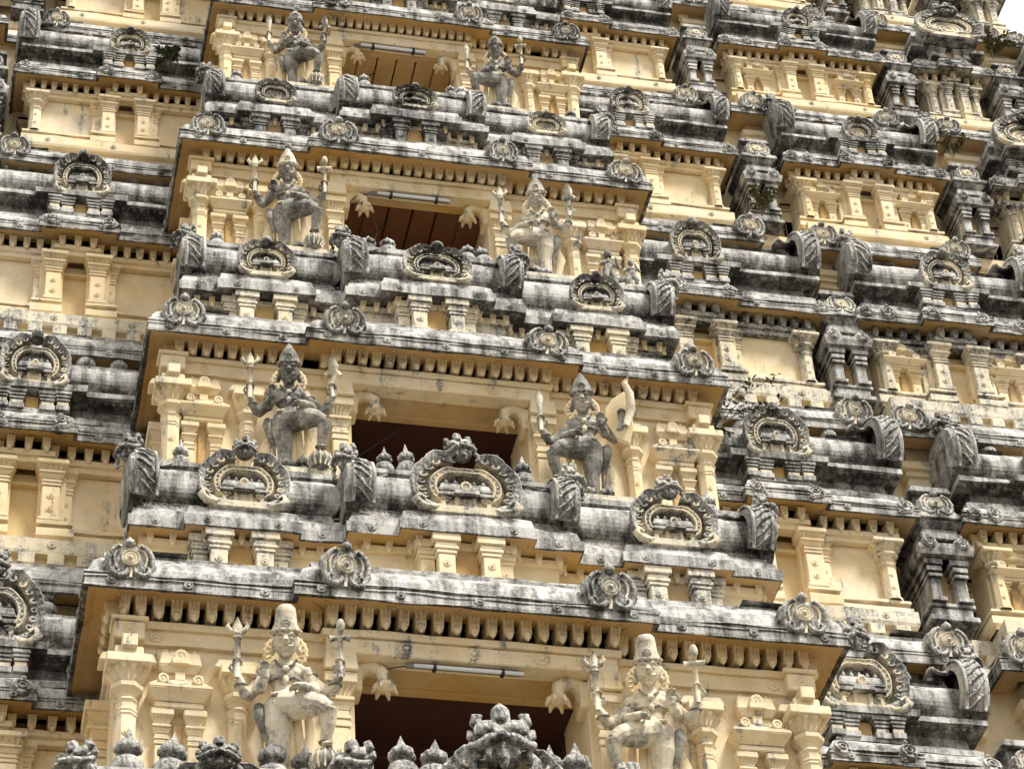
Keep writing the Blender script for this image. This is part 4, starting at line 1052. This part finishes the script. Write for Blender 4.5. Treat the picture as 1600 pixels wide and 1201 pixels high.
def sash_mesh(m):
    """cloth tails and the curving mace handle behind the legs"""
    mb = MB()
    for i, (x0, x1, w_) in enumerate(((.02, .06, .04), (.10, .15, .035), (.2, .17, .035))):
        mb.tube([(m*x0, .03, .80), (m*(x0+.02), .0, .5), (m*x1, .0, .25), (m*(x1+.02), -.01, .04)], [w_, w_*1.2, w_*1.3, w_*1.6], 8, CREAM, sq=.6)
    mb.tube([(-m*.24, -.02, .80), (-m*.25, -.05, .72), (-m*.22, -.02, .6), (-m*.17, .0, .45), (-m*.16, .0, .2), (-m*.18, -.01, .03)], [.045, .055, .04, .02, .018, .03], 8, STAT)
    mb.tube([(-m*.20, .05, .70), (-m*.27, .05, .45), (-m*.21, .05, .2), (-m*.20, .04, .02)], [.05, .07, .05, .05], 8, CREAM, sq=.5)
    return mb.mesh('sash')
SASH = [sash_mesh(1), sash_mesh(-1)]
def mace_mesh():
    mb = MB()
    mb.lathe([(.03, -.14), (.06, -.13), (.045, -.10), (.10, -.07), (.135, 0), (.12, .07), (.07, .12), (0, .135)], 18, mat=STAT)
    for i in range(12):
        a = 2*PI*i/12; ca, sa = math.cos(a), math.sin(a)
        mb.tube([(.10*ca, .10*sa, -.07), (.138*ca, .138*sa, 0), (.122*ca, .122*sa, .07), (.07*ca, .07*sa, .12)], .012, 5, HALF)
    return mb.mesh('mace_head')
MACE = mace_mesh()
SL = {0: 'lowest', 1: 'second', 2: 'third', 3: 'fourth', 4: 'fifth'}
HEADS = {0: ('tall drum shaped', 0), 1: ('pointed', 1), 2: ('pointed', 1), 3: ('small domed', 2)}
for k in range(0, 4):
    B = BAY[k]; s = B['s']*.97
    for side in (-1, 1):
        i = 0 if side < 0 else 1; m = -side
        t = thing('guardian_statue', 'four-armed guardian in %s crown, one foot raised, %s of the %s doorway up' % (HEADS[k][0], 'left' if side < 0 else 'right', SL[k]), 'statue',
                  (side*{0: .467, 1: .50, 2: .523, 3: .527}[k]*WE[k]-.08, B['y']+.16*B['s'], B['zf']+.07*B['s']), 'guardian statues flanking the doorways', s)
        t.rotation_euler = (math.radians(9), 0, -side*math.radians(3)+math.radians(-11))
        put((PB if k == 0 or (k, side) == (2, 1) else BODY)[i], 'body', t)
        for jn, jm in JEWEL[i]: put(jm, jn, t)
        kk = 2 if (k == 2 and side > 0) else HEADS[k][1]
        co = put((PC if k in (0, 2) else CROWN)[HEADS[k][1]], 'crown', t); co.matrix_local = HEADX @ T(0, -.025, 1.45, sx=1.0, sz=.82)
        put(HALO, 'halo', t, (0, .12, 1.42), (0, 0, 0), .98)
        wl, wr = {(0, -1): ('trident', 'axe'), (0, 1): ('axe', 'trident'), (1, -1): ('trident', 'snake'), (1, 1): ('shield', 'club'), (2, -1): ('trident', 'axe'), (2, 1): ('snake', 'trident'), (3, -1): ('club', 'snake'), (3, 1): ('axe', 'club')}[(k, side)]
        # wl sits in the hand away from the raised knee
        put(WEAPON[wl], wl, t, (-m*.445, -.165, 1.12), (0, 0, 0), 1.25); put(WEAPON[wr], wr, t, (m*.505, -.165, 1.11), (0, 0, 0), 1.25)
        put(SASH[i], 'sash', t); put(MACE, 'mace_head', t, (m*.35, -.2, .14), (0, 0, 0), 1.0)

# two small figures beside the right-hand column of the third doorway
def small_fig():
    b = MB()
    b.ball((0, 0, .5), (.1, .08, .13)); b.ball((0, 0, .64), (.12, .07, .08)); b.ball((0, -.02, .82), (.075, .075, .09), 12); b.ball((0, 0, .91), (.05, .05, .06))
    b.ball((0, -.09, .81), (.014, .02, .02), 6); b.ball((0, -.08, .775), (.025, .015, .008), 6)
    for s in (-1, 1):
        b.tube([(s*.05, 0, .45), (s*.10, -.06, .25), (s*.05, 0, .03)], [.075, .06, .04], 8); b.ball((s*.06, -.05, .02), (.04, .08, .025), 8)
        b.tube([(s*.12, 0, .66), (s*.18, -.06, .52), (s*.08, -.14, .54 if s < 0 else .62)], [.045, .035, .025], 8)
        b.ball((s*.075, -.16, .55 if s < 0 else .63), (.03, .025, .035), 8)
        for i in range(4): b.tube([(s*.075-.02+i*.013, -.17, .56 if s < 0 else .64), (s*.075-.02+i*.013, -.185, .59 if s < 0 else .67)], .008, 5)
        b.ball((s*.03, -.085, .835), (.013, .01, .008), 6)
    return b
SMALL = remeshed(small_fig(), .012, 'body', STAT, 1)
B = BAY[2]
for i, (x, yy, q, lb) in enumerate(((2.34, .02, .72, 'small grey attendant figure, the larger of two by the third right corner column'), (2.62, -.02, .56, 'smallest cream attendant figure at the foot of the third right corner column'))):
    t = thing('attendant_figure', lb, 'statue', (x, B['y']+yy, B['zf']+.0), 'small attendant figures', q)
    put(SMALL, 'body', t, (0, 0, 0), (0, 0, -.15 if i else .2))
    mb = MB(); mb.box(-.2, .2, -.2, .2, -.12, .01, HALF); mb.build('pedestal', t)

# ------------------------------------------------------------------ fluorescent tube lamps
for k, xa, xb, dz in ((0, -.62, .52, 0), (2, -.52, .42, 0), (3, -.55, .35, 0)):
    B = BAY[k]; s = B['s']
    t = thing('tube_lamp', {0: 'unlit fluorescent tube lamp with two brackets under the lowest lintel', 2: 'unlit white fluorescent tube under the third lintel, above the plank ceiling', 3: 'unlit fluorescent tube lamp hung under the fourth lintel near the top'}[k], 'lamp',
              ((xa+xb)/2, B['wy']-.12*s, B['zl']-.07*s), 'tube lamps')
    L = (xb-xa)/2
    mb = MB(); mb.tube([(-L, 0, 0), (L, 0, 0)], .022, 10, GLASS); mb.build('tube', t)
    mb = MB(); mb.box(-L-.08, L+.0, .03, .07, .0, .05, METAL)
    for x in (-L*.62, L*.62): mb.box(x-.022, x+.022, -.026, .07, -.03, .04, CABLE)
    mb.build('fitting', t)
    mb = MB(); mb.tube([(-L, .05, .02), (-L-.1, .07, .03), (-L-.25, .09, .0), (-L-.34, .16, -.10)], .007, 5, CABLE)
    mb.build('cable', t)
for k in (1, 2, 3):
    B = BAY[k]; s = B['s']; d = B['dw']
    mb = MB(); mb.tube([(-d*.95, B['wy']+.7*s, B['zl']-.5*s), (-d*.35, B['wy']+.5*s, B['zl']-.05*s)], .012*s, 5, CABLE)
    if k == 2: mb.tube([(-d*.55, B['wy']+.3*s, B['zl']-.1), (-d*.5, B['wy']+.25*s, B['zl']-.4), (-d*.6, B['wy']+.2*s, B['zl']-.8), (-d*.66, B['wy']+.15*s, B['zl']-1.0)], .008, 5, LEAFY)
    o = mb.build('door_cable'); o['label'] = 'thin dark wire slung across the upper left of the %s doorway' % SL[k]; o['category'] = 'cable'

# ------------------------------------------------------------------ plants rooted in the masonry
def plant(label, x, y, z, h, n, mat, seed, lean=0):
    rnd = random.Random(seed)
    t = thing('wall_plant', label, 'plant', (x, y, z), 'plants rooted in the masonry')
    st = MB(); lf = MB()
    for i in range(n):
        a = rnd.uniform(0, 2*PI); r = rnd.uniform(.2, .75)*h
        tip = Vector((math.cos(a)*r+lean*h, math.sin(a)*r*.5-.15*h, rnd.uniform(.35, 1)*h)); mid = tip*.5+Vector((0, 0, .12*h))
        st.tube([(0, 0, -.05), mid, tip], [.007, .005, .002], 4, TWIG)
        for j in range(22):
            u = rnd.uniform(.3, 1.05); p = (mid*(1-u)*2+tip*(2*u-1)) if u > .5 else mid*2*u
            p = p+Vector((rnd.gauss(0, .05*h), rnd.gauss(0, .05*h), rnd.gauss(0, .05*h)))
            L = rnd.uniform(.02, .045); X = Matrix.Translation(p) @ Matrix.Rotation(rnd.uniform(0, 6.3), 4, 'Z') @ Matrix.Rotation(rnd.uniform(-1.2, 1.2), 4, 'X')
            lf.add([(0, -L*1.3, 0), (L*.6, 0, .006), (0, L*1.3, 0), (-L*.6, 0, .006)], [[0, 1, 2, 3]], mat, False, X)
    st.build('stem', t); lf.build('foliage', t)
plant('dry yellow-green bush on the ledge right of the third eave corner', 5.25, 3.55, 10.0, .42, 12, LEAFY, 1)
plant('long thin weed stems sprouting on the black roof right of the second doorway', 3.75, 2.45, 5.0, .8, 5, LEAFG, 2, .35)
plant('dark green clump in the black recess right of the second doorway', 3.7, 2.55, 4.75, .42, 14, LEAFG, 3)
plant('yellow-green bush beside the topmost monster gable at upper right', 9.95, 4.55, 15.2, .5, 13, LEAFY, 4)
plant('dry tuft hanging at the right end of the fourth barrel roof', 8.45, 3.75, 11.9, .38, 10, LEAFY, 5)
plant('dark bush growing against the left flank of the topmost doorway bay', -3.05, 3.6, 11.72, .26, 16, LEAFG, 6)

# ------------------------------------------------------------------ ground
mb = MB(); mb.add([(-400, -400, -23.5), (400, -400, -23.5), (400, 400, -23.5), (-400, 400, -23.5)], [[0, 1, 2, 3]], 0)
me = mb.mesh('ground'); gm = plain('ground_earth', (.11, .095, .07), .95); me.materials[0] = gm
o = put(me, 'ground'); o['kind'] = 'structure'
